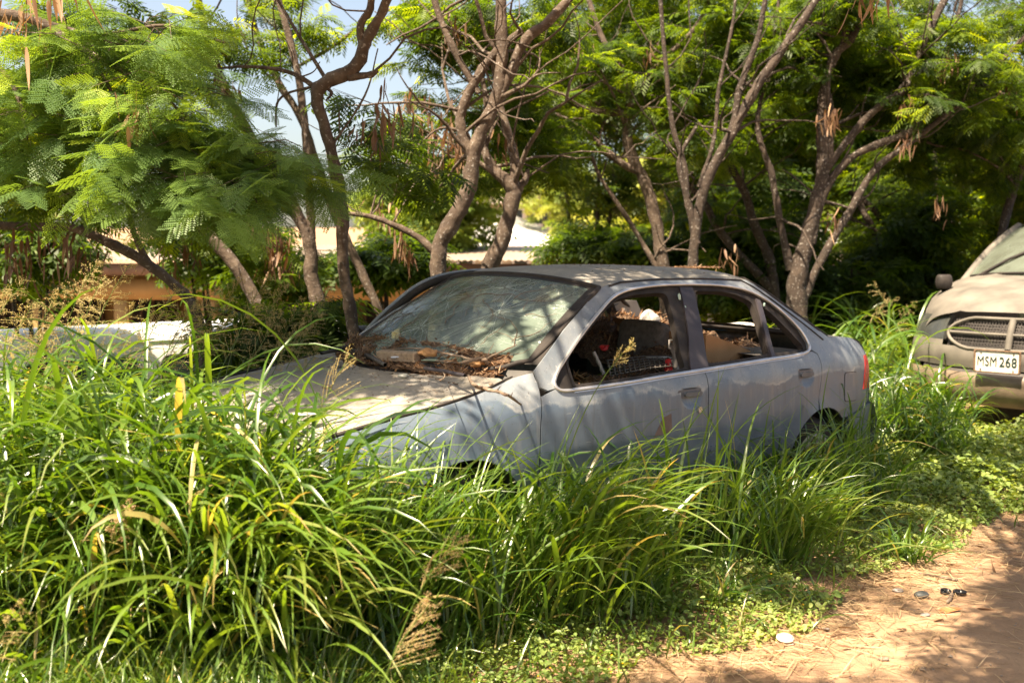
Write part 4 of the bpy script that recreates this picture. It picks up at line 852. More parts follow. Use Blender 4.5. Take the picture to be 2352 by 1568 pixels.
cl = np.sin(x*5.1+1.3*np.sin(y*4))*np.sin(y*4.7+1.1*np.sin(x*5)); ok = ~incar(x, y, -.02) & ~invan(x, y, .1) & (RNG.random(len(x)) < .62+.38*cl)
x, y, H = x[ok], y[ok], H[ok]*RNG.uniform(.75, 1.08, ok.sum()); grass_leaves(x, y, H, 6, .0135)
near = np.concatenate([EW[:11], [[2.6, 6.4], [-.2, 4.6], [-1.6, 4.4], [-6, 4.6]]]); x, y = scatter(7000, near, (-3.4, 2.2, 2.4, 5.6)); ok = ~incar(x, y, -.03); x, y = x[ok], y[ok]; H = HT(x, y)*RNG.uniform(.55, 1.05, len(x)); grass_leaves(x, y, H, 6, .0145)
x, y = scatter(4200, TALLP, (-8, 6, 7.2, 12.4)); H = HT(x, y); ok = ~incar(x, y, .03) & ~invan(x, y, .1); x, y, H = x[ok], y[ok], H[ok]*RNG.uniform(.7, 1.1, ok.sum()); grass_leaves(x, y, H, 4, .017)
# basal leaves that spill over the front edge towards the viewer
def tufts(px, n, H, spread, w, az_c=-np.pi/2, az_s=1.2, leaf=(.5, .95), lean=(.15, .75), curl=(.9, 2.2), rnd=None):
    for (cx, cy) in px:
        bx = RNG.normal(cx, spread, n); by = RNG.normal(cy, spread, n); k = ~incar(bx, by, -.03); bx, by = bx[k], by[k]; m = len(bx)
        if not m: continue
        hh = RNG.uniform(0, .45, m)*H; b = np.stack([bx, by, GZ(bx, by)+hh], 1)
        tall.add(*blades(b, RNG.normal(az_c, az_s, m), RNG.uniform(*leaf, m)*H, RNG.uniform(.6, 1.25, m)*w, RNG.uniform(*lean, m), RNG.uniform(*curl, m), 8, .22, rnd if rnd is None else RNG.uniform(*rnd, m)))
ed = dens(np.concatenate([EW, EW[::-1]+[0, 1e-3]]), .16)[:200]; ed = np.array([EW[0]+(EW[1]-EW[0])*0]+[a+(b_-a)*t for a, b_ in zip(EW[:-1], EW[1:]) for t in np.linspace(0, 1, max(2, int(np.linalg.norm(b_-a)/.15)))[:-1]])
ed = ed[(ed[:, 0] > -3.6)]
for e in ed:
    h = float(HT(np.array([e[0]]), np.array([e[1]+.25]))[0]); h = h if e[0] < -.4 else min(h, .42)
    if e[0] > .1: continue
    tufts([e+RNG.normal(0, .05, 2)+[0, .05 if e[0] < -.4 else .25]], 34 if e[0] < -.4 else 20, h, .07, .0145, az_s=1.0 if e[0] < -.4 else 1.6)
def gd(dx, dy, d): p = at(dx, dy, d); return (p[0], p[1])
# clumps that stand out in front of the sedan
tufts([gd(1290, 1000, 3.78), gd(1350, 1000, 3.82)], 85, .84, .08, .0145, az_c=-.5, az_s=.75, leaf=(.5, .98), lean=(.12, .6), curl=(.9, 1.7), rnd=(.45, .88))
tufts([gd(1800, 1200, 4.55), gd(1850, 1200, 4.6)], 90, .52, .09, .011, az_c=-.5, az_s=.9, leaf=(.6, 1.), lean=(.1, .7), curl=(.7, 1.5), rnd=(.4, .88))
tufts([gd(1000, 1100, 3.58), gd(900, 1120, 3.5), gd(830, 1100, 3.45), gd(760, 1100, 3.42)], 66, .76, .08, .012, az_c=.4, az_s=1.1, leaf=(.6, 1.0), lean=(.05, .55), curl=(.4, 1.6))
tufts([gd(a_, 1000, 3.36+.12*RNG.random()) for a_ in (300, 380, 450, 520, 590, 660)], 85, 1.12, .09, .015, az_c=-1.2, az_s=1.3, leaf=(.35, .62), lean=(.05, .6), curl=(.6, 2.0), rnd=(.1, .9))
for (a_, b_, h_) in ((340, 3.45, 1.05), (430, 3.42, 1.02), (520, 3.4, .96), (600, 3.4, .86), (680, 3.36, .76), (250, 3.5, 1.05), (150, 3.5, 1.05)):
    g0 = at(a_, 1000, b_); m = 26; grass_leaves(RNG.normal(g0[0], .10, m), RNG.normal(g0[1], .07, m), np.full(m, h_*1.1)*RNG.uniform(.8, 1.1, m), 6, .017)
tufts([gd(560, 1150, 3.38), gd(470, 1200, 3.35), gd(650, 1200, 3.35)], 60, .92, .09, .016, az_c=-1.0, az_s=.45, leaf=(.6, 1.0), lean=(.4, .9), curl=(.8, 1.7), rnd=(.5, .9))
tufts([gd(150, 1180, 3.4), gd(-50, 1180, 3.4), gd(330, 1200, 3.4)], 60, .95, .11, .015, az_c=-1.3, az_s=.6, leaf=(.4, .75), lean=(.3, .9), curl=(.9, 2.0), rnd=(.3, .9))
tufts([gd(620, 1000, 3.7), gd(500, 950, 3.9), gd(560, 960, 3.8)], 60, .95, .1, .015, az_c=.1, az_s=.7, leaf=(.6, .95), lean=(.2, .7), curl=(.7, 1.6))
tufts([gd(1215, 1030, 3.75), gd(1090, 1060, 3.6), gd(1560, 1060, 4.1), gd(1650, 1080, 4.2)], 26, .80, .05, .011, az_c=-.5, az_s=1.4, leaf=(.5, .95), lean=(.02, .4), curl=(.3, 1.3))
for (a_, b_, d_) in ((1885, 1000, 5.1), (1950, 980, 5.4), (2010, 960, 5.6), (1740, 1080, 4.4), (1460, 1080, 3.9), (1120, 1080, 3.6)):
    tufts([gd(a_, b_, d_)], 70, .70, .09, .011, az_s=2., lean=(.05, .7), curl=(.5, 1.8))
for (a_, b_, d_) in ((2120, 900, 6.8), (2150, 930, 6.6), (2090, 860, 7.0), (2150, 850, 7.1), (2060, 880, 6.6)):
    g0 = at(a_, b_, d_); m = 22; grass_leaves(RNG.normal(g0[0], .12, m), RNG.normal(g0[1], .12, m), np.full(m, .66)*RNG.uniform(.7, 1.1, m), 6, .014)
# short bright grass near the bottom
x, y = scatter(26000, COVP, (-3.2, 1.2, 2.5, 4.3)); k = ~inside(np.stack([x, y], 1), np.concatenate([EW+[0, .25], [[3.9, 9.], [3.2, 12.5], [-9, 12.5], [-9, 3.]]])) & (RNG.random(len(x)) < .06+.94*sstep(-x, .0, .5))
x, y = x[k], y[k]; n = len(x); shrt = Big(); shrt.add(*blades(np.stack([x, y, GZ(x, y)], 1), RNG.uniform(0, 6.3, n), RNG.uniform(.07, .24, n), RNG.uniform(.004, .009, n), RNG.uniform(0, .8, n), RNG.uniform(.3, 1.8, n), 4, .2, RNG.uniform(.35, .9, n)))
n = 9000; x = RNG.uniform(-2.4, -.5, n); y = RNG.uniform(2.8, 3.5, n); shrt.add(*blades(np.stack([x, y, GZ(x, y)], 1), RNG.uniform(0, 6.3, n), RNG.uniform(.10, .30, n), RNG.uniform(.006, .012, n), RNG.uniform(0, .8, n), RNG.uniform(.4, 1.9, n), 5, .2, RNG.uniform(.35, .9, n)))
x, y = scatter(5000, COVP, (-1, 4.5, 2.9, 7.5)); k = (np.sin(x*3.3+1)*np.sin(y*3.9+x) > .45) & ~invan(x, y, .1); x, y = x[k], y[k]; n = len(x)
shrt.add(*blades(np.stack([x, y, GZ(x, y)], 1), RNG.uniform(0, 6.3, n), RNG.uniform(.06, .22, n), RNG.uniform(.004, .008, n), RNG.uniform(0, .9, n), RNG.uniform(.3, 1.8, n), 4, .2))
for (a_, b_, z_) in ((1480, 1380, 0), (1400, 1370, 0), (1660, 1400, 0), (1160, 1470, 0), (1240, 1450, 0), (2080, 1290, 0), (1330, 1430, 0), (760, 1500, 0), (900, 1500, 0), (1780, 1300, 0), (1500, 1420, 0)):
    g0 = ground_at(a_, b_); m = 60; shrt.add(*blades(np.stack([RNG.normal(g0[0], .05, m), RNG.normal(g0[1], .04, m), np.zeros(m)], 1), RNG.uniform(0, 6.3, m), RNG.uniform(.12, .34, m), RNG.uniform(.006, .012, m), RNG.uniform(.1, .9, m), RNG.uniform(.5, 1.8, m), 6, .2))
# seed heads
def panicle(p, az, lean, H, size=.28, nb=34, r0=.5, clos=.5):
    t = np.linspace(0, 1, 9); th = lean+.45*t**2; st = H/8; c = np.concatenate([[[0, 0, 0]], np.cumsum(np.stack([np.sin(th[1:])*math.cos(az), np.sin(th[1:])*math.sin(az), np.cos(th[1:])], 1)*st, 0)]); A = np.asarray(p)+c
    V, Q = tube(A, np.linspace(.0028, .001, 9), 4); stems.add(V, Q, .55)
    L_ = np.concatenate([[0], np.cumsum(np.linalg.norm(np.diff(A, axis=0), axis=1))]); 
    for i in range(nb):
        f = 1-size/H*(1-i/nb)**1.0; q = np.array([np.interp(f*L_[-1], L_, A[:, k]) for k in range(3)]); d = A[-1]-A[-2]; d /= np.linalg.norm(d)
        r = RNG.normal(0, 1, 3); r -= d*(r@d); r /= np.linalg.norm(r); ln = size*(.55-.38*i/nb)*RNG.uniform(.7, 1.1); u = np.linspace(0, 1, 6)[:, None]
        B = q+d*ln*clos*u*1.0+r*ln*u*(1-.25*u)*.75+np.array([0, 0, -1])*ln*.18*u**2; V, Q = tube(B, .001, 3); seeds.add(V, Q, RNG.uniform(.3, .6))
        for k in range(18):
            w = RNG.uniform(.25, 1); s = q+d*ln*clos*w+r*ln*w*(1-.25*w)*.75+np.array([0, 0, -1])*ln*.18*w**2+RNG.normal(0, .005, 3); a = RNG.normal(0, 1, 3); a /= np.linalg.norm(a); b_ = np.cross(a, d); b_ /= np.linalg.norm(b_)+1e-6
            seeds.add([s-a*.004, s-b_*.0018, s+a*.004, s+b_*.0018], [[0, 1, 2, 3]], r0+RNG.uniform(-.3, .3))
def pan_at(dx, dy, d, dirx, size=.28, H=.9, **k):
    top = at(dx, dy, d); az = math.atan2(RNG.normal(0, .3), dirx); lean = RNG.uniform(.1, .35)
    th = lean+.45*np.linspace(0, 1, 9)[1:]**2; hx = (np.sin(th)*H/8).sum(); hz = (np.cos(th)*H/8).sum(); panicle(top-[hx*math.cos(az), hx*math.sin(az), hz], az, lean, H, size, **k)
for (a_, b_, d_, dr) in ((225, 598, 4.2, 1), (300, 605, 4.2, 1), (235, 640, 4.1, 1), (150, 660, 4.0, 1), (80, 690, 3.9, 1), (40, 720, 3.9, -1), (10, 660, 4.1, 1), (130, 730, 4, 1), (190, 720, 4.1, 1), (410, 660, 4.4, 1), (450, 690, 4.4, 1), (500, 660, 4.6, 1), (560, 640, 4.7, 1), (620, 630, 4.7, 1), (660, 650, 4.8, 1), (700, 690, 4.8, 1), (740, 720, 4.8, 1), (600, 700, 4.6, 1), (540, 720, 4.5, 1), (650, 720, 4.6, 1), (700, 740, 4.6, 1), (470, 740, 4.4, 1), (380, 720, 4.3, 1), (740, 790, 4.7, 1), (330, 690, 4.2, 1), (60, 640, 4.3, 1), (760, 660, 5, 1)): pan_at(a_, b_, d_, dr, RNG.uniform(.22, .36))
for (a_, b_, d_, dr) in ((2000, 650, 7.5, -1), (2060, 680, 7.3, 1), (2100, 690, 7.6, 1)): pan_at(a_, b_, d_, dr, .28, .9, nb=18)
pan_at(1452, 788, 3.45, 1, .11, .58, nb=14, clos=1.1, r0=.4); pan_at(805, 815, 3.3, 1, .2, .8, nb=12, r0=.6, clos=1.3)
pan_at(985, 1390, 2.75, 1, .22, .5, nb=24, r0=.75, clos=1.2); pan_at(1060, 1230, 2.8, 1, .2, .5, nb=16, clos=1.1); pan_at(300, 1150, 3.0, 1, .16, .5, nb=22, r0=.95); pan_at(60, 1380, 2.8, 1, .2, .5, nb=16, r0=.5)
tag(tall.build('tall_grass', GRASS), 'tall arching broad bladed green grass around the cars', 'grass', kind='stuff')
tag(stems.build('grass_stems', GRASS), 'thin green stems rising through the tall grass', 'grass stems', kind='stuff')
tag(seeds.build('grass_seed_heads', SEED), 'feathery pale seed heads above the tall grass', 'seed heads', kind='stuff')
tag(shrt.build('short_grass', GRASS), 'short bright grass along the front edge of the verge', 'short grass', kind='stuff')
# ground cover of small oval leaves
def weeds(x, y, z, size, tilt, sink=0.):
    n = len(x); az = RNG.uniform(0, 2*np.pi, n); t_ = RNG.normal(0, tilt, n); u = np.stack([np.cos(az)*np.cos(t_), np.sin(az)*np.cos(t_), np.sin(t_)], 1); s = np.stack([-np.sin(az), np.cos(az), RNG.normal(0, tilt, n)], 1)
    c = np.stack([x, y, z], 1); up = np.cross(u, s); L_ = size[:, None]
    pts = [c-u*L_*.5, c-u*L_*.18+s*L_*.30+up*L_*.09, c+u*L_*.22+s*L_*.26+up*L_*.07, c+u*L_*.55-up*L_*.08, c+u*L_*.22-s*L_*.26+up*L_*.07, c-u*L_*.18-s*L_*.30+up*L_*.09]
    V = np.stack(pts, 1).reshape(-1, 3); b = np.arange(n)[:, None]*6; return V, np.concatenate([b+[0, 1, 2, 3], b+[0, 3, 4, 5]]), np.repeat(RNG.random(n), 6)
CWD = np.concatenate([a_+(b_-a_)*t[:, None] for a_, b_ in zip(CW[:-1], CW[1:]) for t in [np.arange(0, 1, .08/max(.08, np.linalg.norm(b_-a_)))]])
def cwdist(x, y):
    o = np.empty(len(x))
    for i in range(0, len(x), 20000): o[i:i+20000] = np.min(np.hypot(x[i:i+20000, None]-CWD[None, :, 0], y[i:i+20000, None]-CWD[None, :, 1]), 1)
    return o
x, y = scatter(330000, COVP, (-3.2, 5.6, 2.4, 8.4)); hp = np.concatenate([EW+[0, .35], [[3.9, 9.], [3.2, 12.5], [-9, 12.5], [-9, 3.]]]); k = ~inside(np.stack([x, y], 1), hp) & ~invan(x, y, .05) & ~incar(x, y, 0)
x, y = x[k], y[k]; cdist = cwdist(x, y)
pat = np.sin(x*4.1+np.sin(y*5.3))*np.sin(y*5.1+np.sin(x*3.7))+.4*np.sin(x*13+y*3)*np.sin(y*12-x*4); k = (pat+RNG.normal(0, .12, len(x)) > -.12-.95*sstep(cdist, .0, .18)); k &= RNG.random(len(x)) < np.where(x < -.5, .25, .9)
x, y, cdist = x[k], y[k], cdist[k]; hgt = RNG.uniform(0, 1, len(x))**.8*(.02+.06*sstep(cdist, 0, .4)+.05*np.maximum(0, np.sin(x*7.3+y*2)*np.sin(y*8.1-x)))*(1+1.6*sstep(y, 5, 7))
wd = Big(); V, Q, r_w = weeds(x, y, GZ(x, y)+.005+hgt, RNG.uniform(.009, .032, len(x))*(1+.7*sstep(y, 4.3, 6.5)), .42); r_w = np.clip(r_w*.6+np.repeat(.25+.28*np.sin(x*6.1+2*np.sin(y*4))*np.sin(y*7.3), 6), 0, 1); wd.add(V, Q, r_w); tag(wd.build('ground_cover', WEED), 'low carpet of small oval green leaves beside the dirt', 'ground cover', kind='stuff')
fl = Big(); i = RNG.choice(len(x), 420, replace=False); i = i[(y[i] < 4.6)]; V, Q, r = weeds(x[i], y[i], GZ(x[i], y[i])+hgt[i]+.016, np.full(len(i), .011), .2); fl.add(V, Q, r); tag(fl.build('yellow_flowers', M('yellow_petals', col=(.75, .42, .01), rough=.6)), 'tiny yellow flowers dotted through the ground cover', 'flowers', kind='stuff')
# straw, dead leaves and pebbles on the dirt
DP = np.concatenate([CW+[0, .25], [[7, 5.5], [7, 2.2], [-1, 2.2]]]); x, y = scatter(52000, DP, (-.9, 4.6, 2.6, 6.5)); cd_ = cwdist(x, y)
k = RNG.random(len(x)) < np.exp(-(cd_/.30)**1.4)+.012; x, y = x[k], y[k]; n = len(x); st_ = Big()
V, Q, r = blades(np.stack([x, y, GZ(x, y)+RNG.uniform(.003, .012, n)], 1), RNG.uniform(0, 6.3, n), RNG.uniform(.03, .16, n), RNG.uniform(.0015, .0035, n), RNG.normal(1.52, .08, n), RNG.normal(0, .15, n), 3, .3, RNG.random(n)); st_.add(V, Q, r)
tag(st_.build('straw_litter', STRAW), 'dry straw scattered along the edge of the dirt', 'straw', kind='stuff')
x, y = scatter(2600, DP, (-.9, 4.6, 2.6, 6.5)); cd_ = cwdist(x, y); k = RNG.random(len(x)) < np.exp(-(cd_/.3)**1.5)*.5+.01; x, y = x[k], y[k]; n = len(x)
dl = Big(); dl.add(*blades(np.stack([x, y, GZ(x, y)+.006], 1), RNG.uniform(0, 6.3, n), RNG.uniform(.03, .09, n), RNG.uniform(.006, .018, n), RNG.normal(1.45, .12, n), RNG.normal(0, .4, n), 4, .5, RNG.random(n))); 
x, y = scatter(1500, TALLP, (-3, 3.5, 3, 6)); n = len(x); dl.add(*blades(np.stack([x, y, GZ(x, y)+.01], 1), RNG.uniform(0, 6.3, n), RNG.uniform(.08, .3, n), RNG.uniform(.006, .012, n), RNG.normal(1.3, .2, n), RNG.normal(0, .3, n), 4, .4, RNG.random(n)))
tag(dl.build('dead_leaves', DRYL), 'brown dead leaves lying on the dirt and among stems', 'dead leaves', kind='stuff')
gp = Geo(); x, y = scatter(2600, DP, (-.9, 4.6, 2.6, 6.0))
for a_, b_ in zip(x, y):
    s = RNG.uniform(.002, .006)*(1+1.6*(RNG.random() < .06)); v = RNG.normal(0, 1, (6, 3))*.12+np.array([[1, 0, 0], [-1, 0, 0], [0, 1, 0], [0, -1, 0], [0, 0, .7], [0, 0, -.5]]); gp.add(v*s+[a_, b_, float(GZ(a_, b_))+s*.3], [[0, 2, 4], [2, 1, 4], [1, 3, 4], [3, 0, 4], [2, 0, 5], [1, 2, 5], [3, 1, 5], [0, 3, 5]])
tag(gp.build('gravel', STONEB, smooth=False), 'small stones scattered over the dirt', 'gravel', kind='stuff')
# ------------------------------------------------------------------ feathery foliage
def frond_fine(np_=6, nl=8, L_=.20, pl=.085):
    V = []; Q = []; k = 0
    for i in range(np_):
        f = .25+.75*i/(np_-1); x0 = L_*f; z0 = -.10*L_*f*f
        for sd in (-1, 1):
            ang = math.radians(68-22*f); p = pl*(1-.35*abs(f-.55)); d = np.array([math.cos(ang), sd*math.sin(ang), -.12]); pr = np.array([-sd*math.sin(ang), math.cos(ang), 0])
            V += [[x0, 0, z0], [x0+d[0]*p*.5, d[1]*p*.5, z0+d[2]*p*.4+.0008], [x0+d[0]*p, d[1]*p, z0+d[2]*p*1.6], [x0+d[0]*p*.5+.0008, d[1]*p*.5, z0+d[2]*p*.4-.0008]]; Q.append([k, k+1, k+2, k+3]); k += 4
            for j in range(nl):
                g_ = (j+.6)/nl; c = np.array([x0, 0, z0])+d*p*g_-np.array([0, 0, .05])*p*g_*g_; ll = .0185*(1-.5*abs(g_-.45)); 
                for s2 in (-1, 1):
                    o = pr*s2+d*.45; o /= np.linalg.norm(o); e = c+o*ll+[0, 0, -.0016]; h = d*.0042; m = c+o*ll*.5+[0, 0, .0006]
                    V += [c, m+h, e, m-h]; Q.append([k, k+1, k+2, k+3]); k += 4
    V += [[0, -.0008, 0], [L_, 0, -.10*L_], [L_, .0008, -.10*L_], [0, .0008, 0]]; Q.append([k, k+1, k+2, k+3]); return np.array(V), np.array(Q)
def frond_mid(np_=6, L_=.22, pl=.095, w=.021):
    V = []; Q = []; k = 0
    for i in range(np_):
        f = .22+.78*i/(np_-1); x0 = L_*f; z0 = -.10*L_*f*f
        for sd in (-1, 1):
            ang = math.radians(68-22*f); p = pl*(1-.35*abs(f-.55)); d = np.array([math.cos(ang), sd*math.sin(ang), -.15]); pr = np.array([-sd*math.sin(ang), math.cos(ang), 0]); c = np.array([x0, 0, z0])
            V += [c, c+d*p*.5+pr*w*.5, c+d*p-[0, 0, .012], c+d*p*.5-pr*w*.5]; Q.append([k, k+1, k+2, k+3]); k += 4
    return np.array(V), np.array(Q)
FINE, MID = frond_fine(), frond_mid(); MIDS = frond_mid(4, .22, .10, .034)
def place(big, tmpl, P_, az, pit, rol, sc, rnd):
    V, Q = tmpl; ca, sa, cp, sp, cr, sr = np.cos(az), np.sin(az), np.cos(pit), np.sin(pit), np.cos(rol), np.sin(rol); n = len(P_)
    ex = np.stack([ca*cp, sa*cp, sp], 1); ey0 = np.stack([-sa, ca, 0*ca], 1); ez0 = np.cross(ex, ey0); ey = ey0*cr[:, None]+ez0*sr[:, None]; ez = ez0*cr[:, None]-ey0*sr[:, None]
    Rm = np.stack([ex, ey, ez], 1)*sc[:, None, None]; W_ = np.einsum('vk,nkc->nvc', V, Rm)+P_[:, None]
    big.add(W_.reshape(-1, 3), (Q[None]+(np.arange(n)*len(V))[:, None, None]).reshape(-1, 4), np.repeat(rnd, len(V)))
LIT = [(100, 850, 4.2, .55), (350, 900, 4., .42), (250, 1000, 3.8, .35), (-80, 1000, 3.8, .5), (100, 1500, 3.3, .55), (330, 1540, 3.3, .35), (480, 1200, 3.1, .30), (620, 1150, 3.2, .28), (150, 1150, 3.3, .25), (1000, 1540, 3.35, .16), (1230, 1520, 3.4, .18), (1450, 1460, 3.6, .26), (1600, 1440, 3.7, .25), (1750, 1500, 3.5, .2), (2280, 1440, 3.95, .16), (2330, 1290, 4.6, .22), (1950, 1560, 3.35, .22), (2330, 1530, 3.35, .12), (1640, 740, 6.6, .35), (1480, 720, 6.8, .35), (1740, 700, 7.2, .4), (1420, 1010, 3.3, .20), (1900, 1080, 4.5, .24), (2120, 1230, 4.9, .22), (2250, 1180, 5.3, .35), (2280, 1050, 6.2, .3), (2000, 720, 7.2, .5), (2120, 1400, 4.1, .15), (1560, 900, 4.3, .06), (2250, 740, 7.8, .06), (-300, 800, 4.5, .6), (1040, 800, 4.2, .13), (1150, 790, 4.2, .09), (1000, 730, 4.6, .1), (820, 1020, 3.6, .08), (1330, 645, 4.6, .10), (1500, 650, 4.9, .10), (950, 900, 3.8, .10), (250, 60, 4.6, .5), (450, 120, 4.6, .35), (100, 250, 4.8, .4), (450, 380, 4.3, .25), (1420, 620, 4.7, .12), (900, 1000, 3.3, .2), (760, 1050, 3.3, .2), (560, 1000, 3.6, .3), (2050, 900, 6.2, .3), (1330, 1500, 3.5, .2)]
LIT += [(x_, y_, 3.15+.1*(i_ % 3), .26) for i_, (x_, y_) in enumerate([(0, 950), (60, 1520), (250, 1560), (450, 1560), (900, 1560), (130, 1000), (260, 950), (400, 1000), (520, 1050), (0, 1150), (300, 1150), (420, 1280), (550, 1330), (180, 1300), (700, 1250), (60, 1380)])]
LIT += [(2030, 660, 7.6, .4), (1950, 690, 7., .4), (2060, 760, 6.8, .3), (1290, 1530, 3.45, .25), (1500, 1430, 3.75, .3), (1750, 1390, 4.0, .25), (1620, 1500, 3.55, .25), (1400, 1300, 3.6, .2), (2100, 1240, 4.9, .25), (1400, 1500, 3.55, .25), (1110, 1540, 3.4, .2), (1500, 640, 5.1, .16), (1280, 645, 4.8, .2), (1420, 640, 5.0, .14), (1600, 640, 5.3, .1), (1700, 770, 5.3, .14), (1690, 730, 6., .2), (820, 900, 3.9, .06), (940, 940, 3.7, .06), (1450, 1430, 3.75, .22), (1560, 1480, 3.65, .22), (1680, 1400, 3.95, .18), (2000, 1290, 4.5, .2), (2200, 1330, 4.4, .2), (2150, 1130, 5.4, .25), (2330, 1100, 6., .3), (2300, 960, 7., .25), (1290, 760, 4.3, .07), (1310, 735, 4.35, .06), (1350, 655, 4.5, .12), (1230, 645, 4.7, .10), (1560, 645, 5., .10), (1660, 650, 5.3, .08), (1690, 850, 4.7, .05), (650, 950, 3.7, .12), (880, 870, 3.9, .06), (1060, 930, 3.75, .07), (1000, 900, 3.8, .06)]
LIT += [(2300, 1390, 4.1, .18), (2230, 1500, 3.6, .14), (1360, 640, 4.7, .10), (1450, 650, 4.9, .10), (900, 940, 3.8, .08), (830, 960, 3.7, .08), (980, 880, 3.9, .07), (1110, 960, 3.75, .08), (1030, 740, 4.4, .09), (1180, 720, 4.4, .08), (1640, 870, 4.6, .05), (1420, 870, 4.2, .05), (1270, 900, 4.0, .06), (1880, 800, 5.6, .08)]
LITP = np.array([at(a, b_, c) for a, b_, c, _ in LIT]); LITR = np.array([r for *_, r in LIT]); LITR = np.where(LITR < .15, LITR+.085, LITR+.09)
def blocks_light(P_):
    "true where a leaf here would shade one of the sunlit places"
    d = P_[:, None]-LITP[None]; t = d@SL; q = np.linalg.norm(d-t[..., None]*SL, axis=2); return ((q < LITR[None]) & (t > .25)).any(1)
def crown(big, twg, blobs, fine=False, rnd=(0, .85), sc=(.8, 1.25), keep=None):
    "blobs: (centre, radii, number of sprigs).  Each sprig is a twig with a handful of fronds"
    for c, rad, n in blobs:
        c = np.asarray(c); rad = np.broadcast_to(rad, 3); u = RNG.normal(0, 1, (n, 3)); u /= np.linalg.norm(u, axis=1)[:, None]; r = RNG.uniform(.15, 1, n)**.5; p = c+u*r[:, None]*rad
        k = ~blocks_light(p)
        if keep is not None: k &= keep(p)
        p = p[k]; u = u[k]; n2 = len(p)
        if not n2: continue
        m = RNG.integers(5, 9, n2) if fine else RNG.integers(9, 16, n2); i = np.repeat(np.arange(n2), m); N_ = len(i); az0 = RNG.uniform(0, 6.28, n2); fr = RNG.uniform(0, 1, N_)
        dirv = np.stack([np.cos(az0), np.sin(az0), RNG.uniform(-.5, .4, n2)], 1); ln = RNG.uniform(.15, .35, n2)
        P_ = p[i]+dirv[i]*(ln[i]*fr)[:, None]; az = az0[i]+RNG.choice([-1, 1], N_)*RNG.uniform(.2, 1.3, N_)
        base = RNG.uniform(rnd[0], rnd[1], n2); rr = np.clip(base[i]+RNG.normal(0, .07, N_)+(fr > .93)*.25*(RNG.random(N_) < .35), 0, 1)
        tm = FINE if fine else (MID if fine is False else MIDS)
        place(big, tm, P_, az, RNG.normal(-.35, .35, N_), RNG.normal(0, .35, N_), RNG.uniform(*sc, N_), rr)
        for a_, d_, l_ in zip(p, dirv, ln): V, Q = tube([a_-d_*l_*.3-[0, 0, .04], a_, a_+d_*l_], [.0028, .0022, .0012], 3); twg.add(V, Q)
def pods(big, c, n, L_=(.10, .17), rnd=(0, .8), w=.017):
    c = np.asarray(c); b = c+RNG.normal(0, .05, (n, 3))*[1, 1, 1.1]+RNG.normal(0, .03, 3); big.add(*blades(b, RNG.uniform(0, 6.28, n), RNG.uniform(*L_, n), RNG.uniform(.8, 1.2, n)*w, RNG.normal(2.85, .25, n), RNG.normal(0, .3, n), 5, .3, RNG.uniform(*rnd, n), tw=RNG.normal(0, 1., n)))
def limb(g1, pts, d, dd=0., n=9):
    "pts in picture units with widths, laid at depth d (d+dd at the far end)"
    A = np.array([at(x, y, d+dd*i/(max(1, len(pts)-1))) for i, (x, y, w) in enumerate(pts)]); dep = np.array([d+dd*i/(max(1, len(pts)-1)) for i in range(len(pts))]); Rr = np.array([w*de/F*.5 for (x, y, w), de in zip(pts, dep)])
    s = spline(np.concatenate([A, Rr[:, None]], 1), 6); r = np.maximum(s[:, 3], .003); k = len(s)
    u = np.arange(k); wob = np.stack([np.sin(u*1.3+A[0, 0]*9), np.sin(u*1.7+A[0, 2]*7), 0*u], 1)*r[:, None]*.06; V, Q = tube(s[:, :3]+wob, r*(1+.05*np.sin(u*1.1+A[0, 0]*5)+.035*RNG.normal(0, 1, k)), n)
    V = V+RNG.normal(0, 1, V.shape)*np.repeat(r, n)[:, None]*.045; g1.add(V, Q); return s
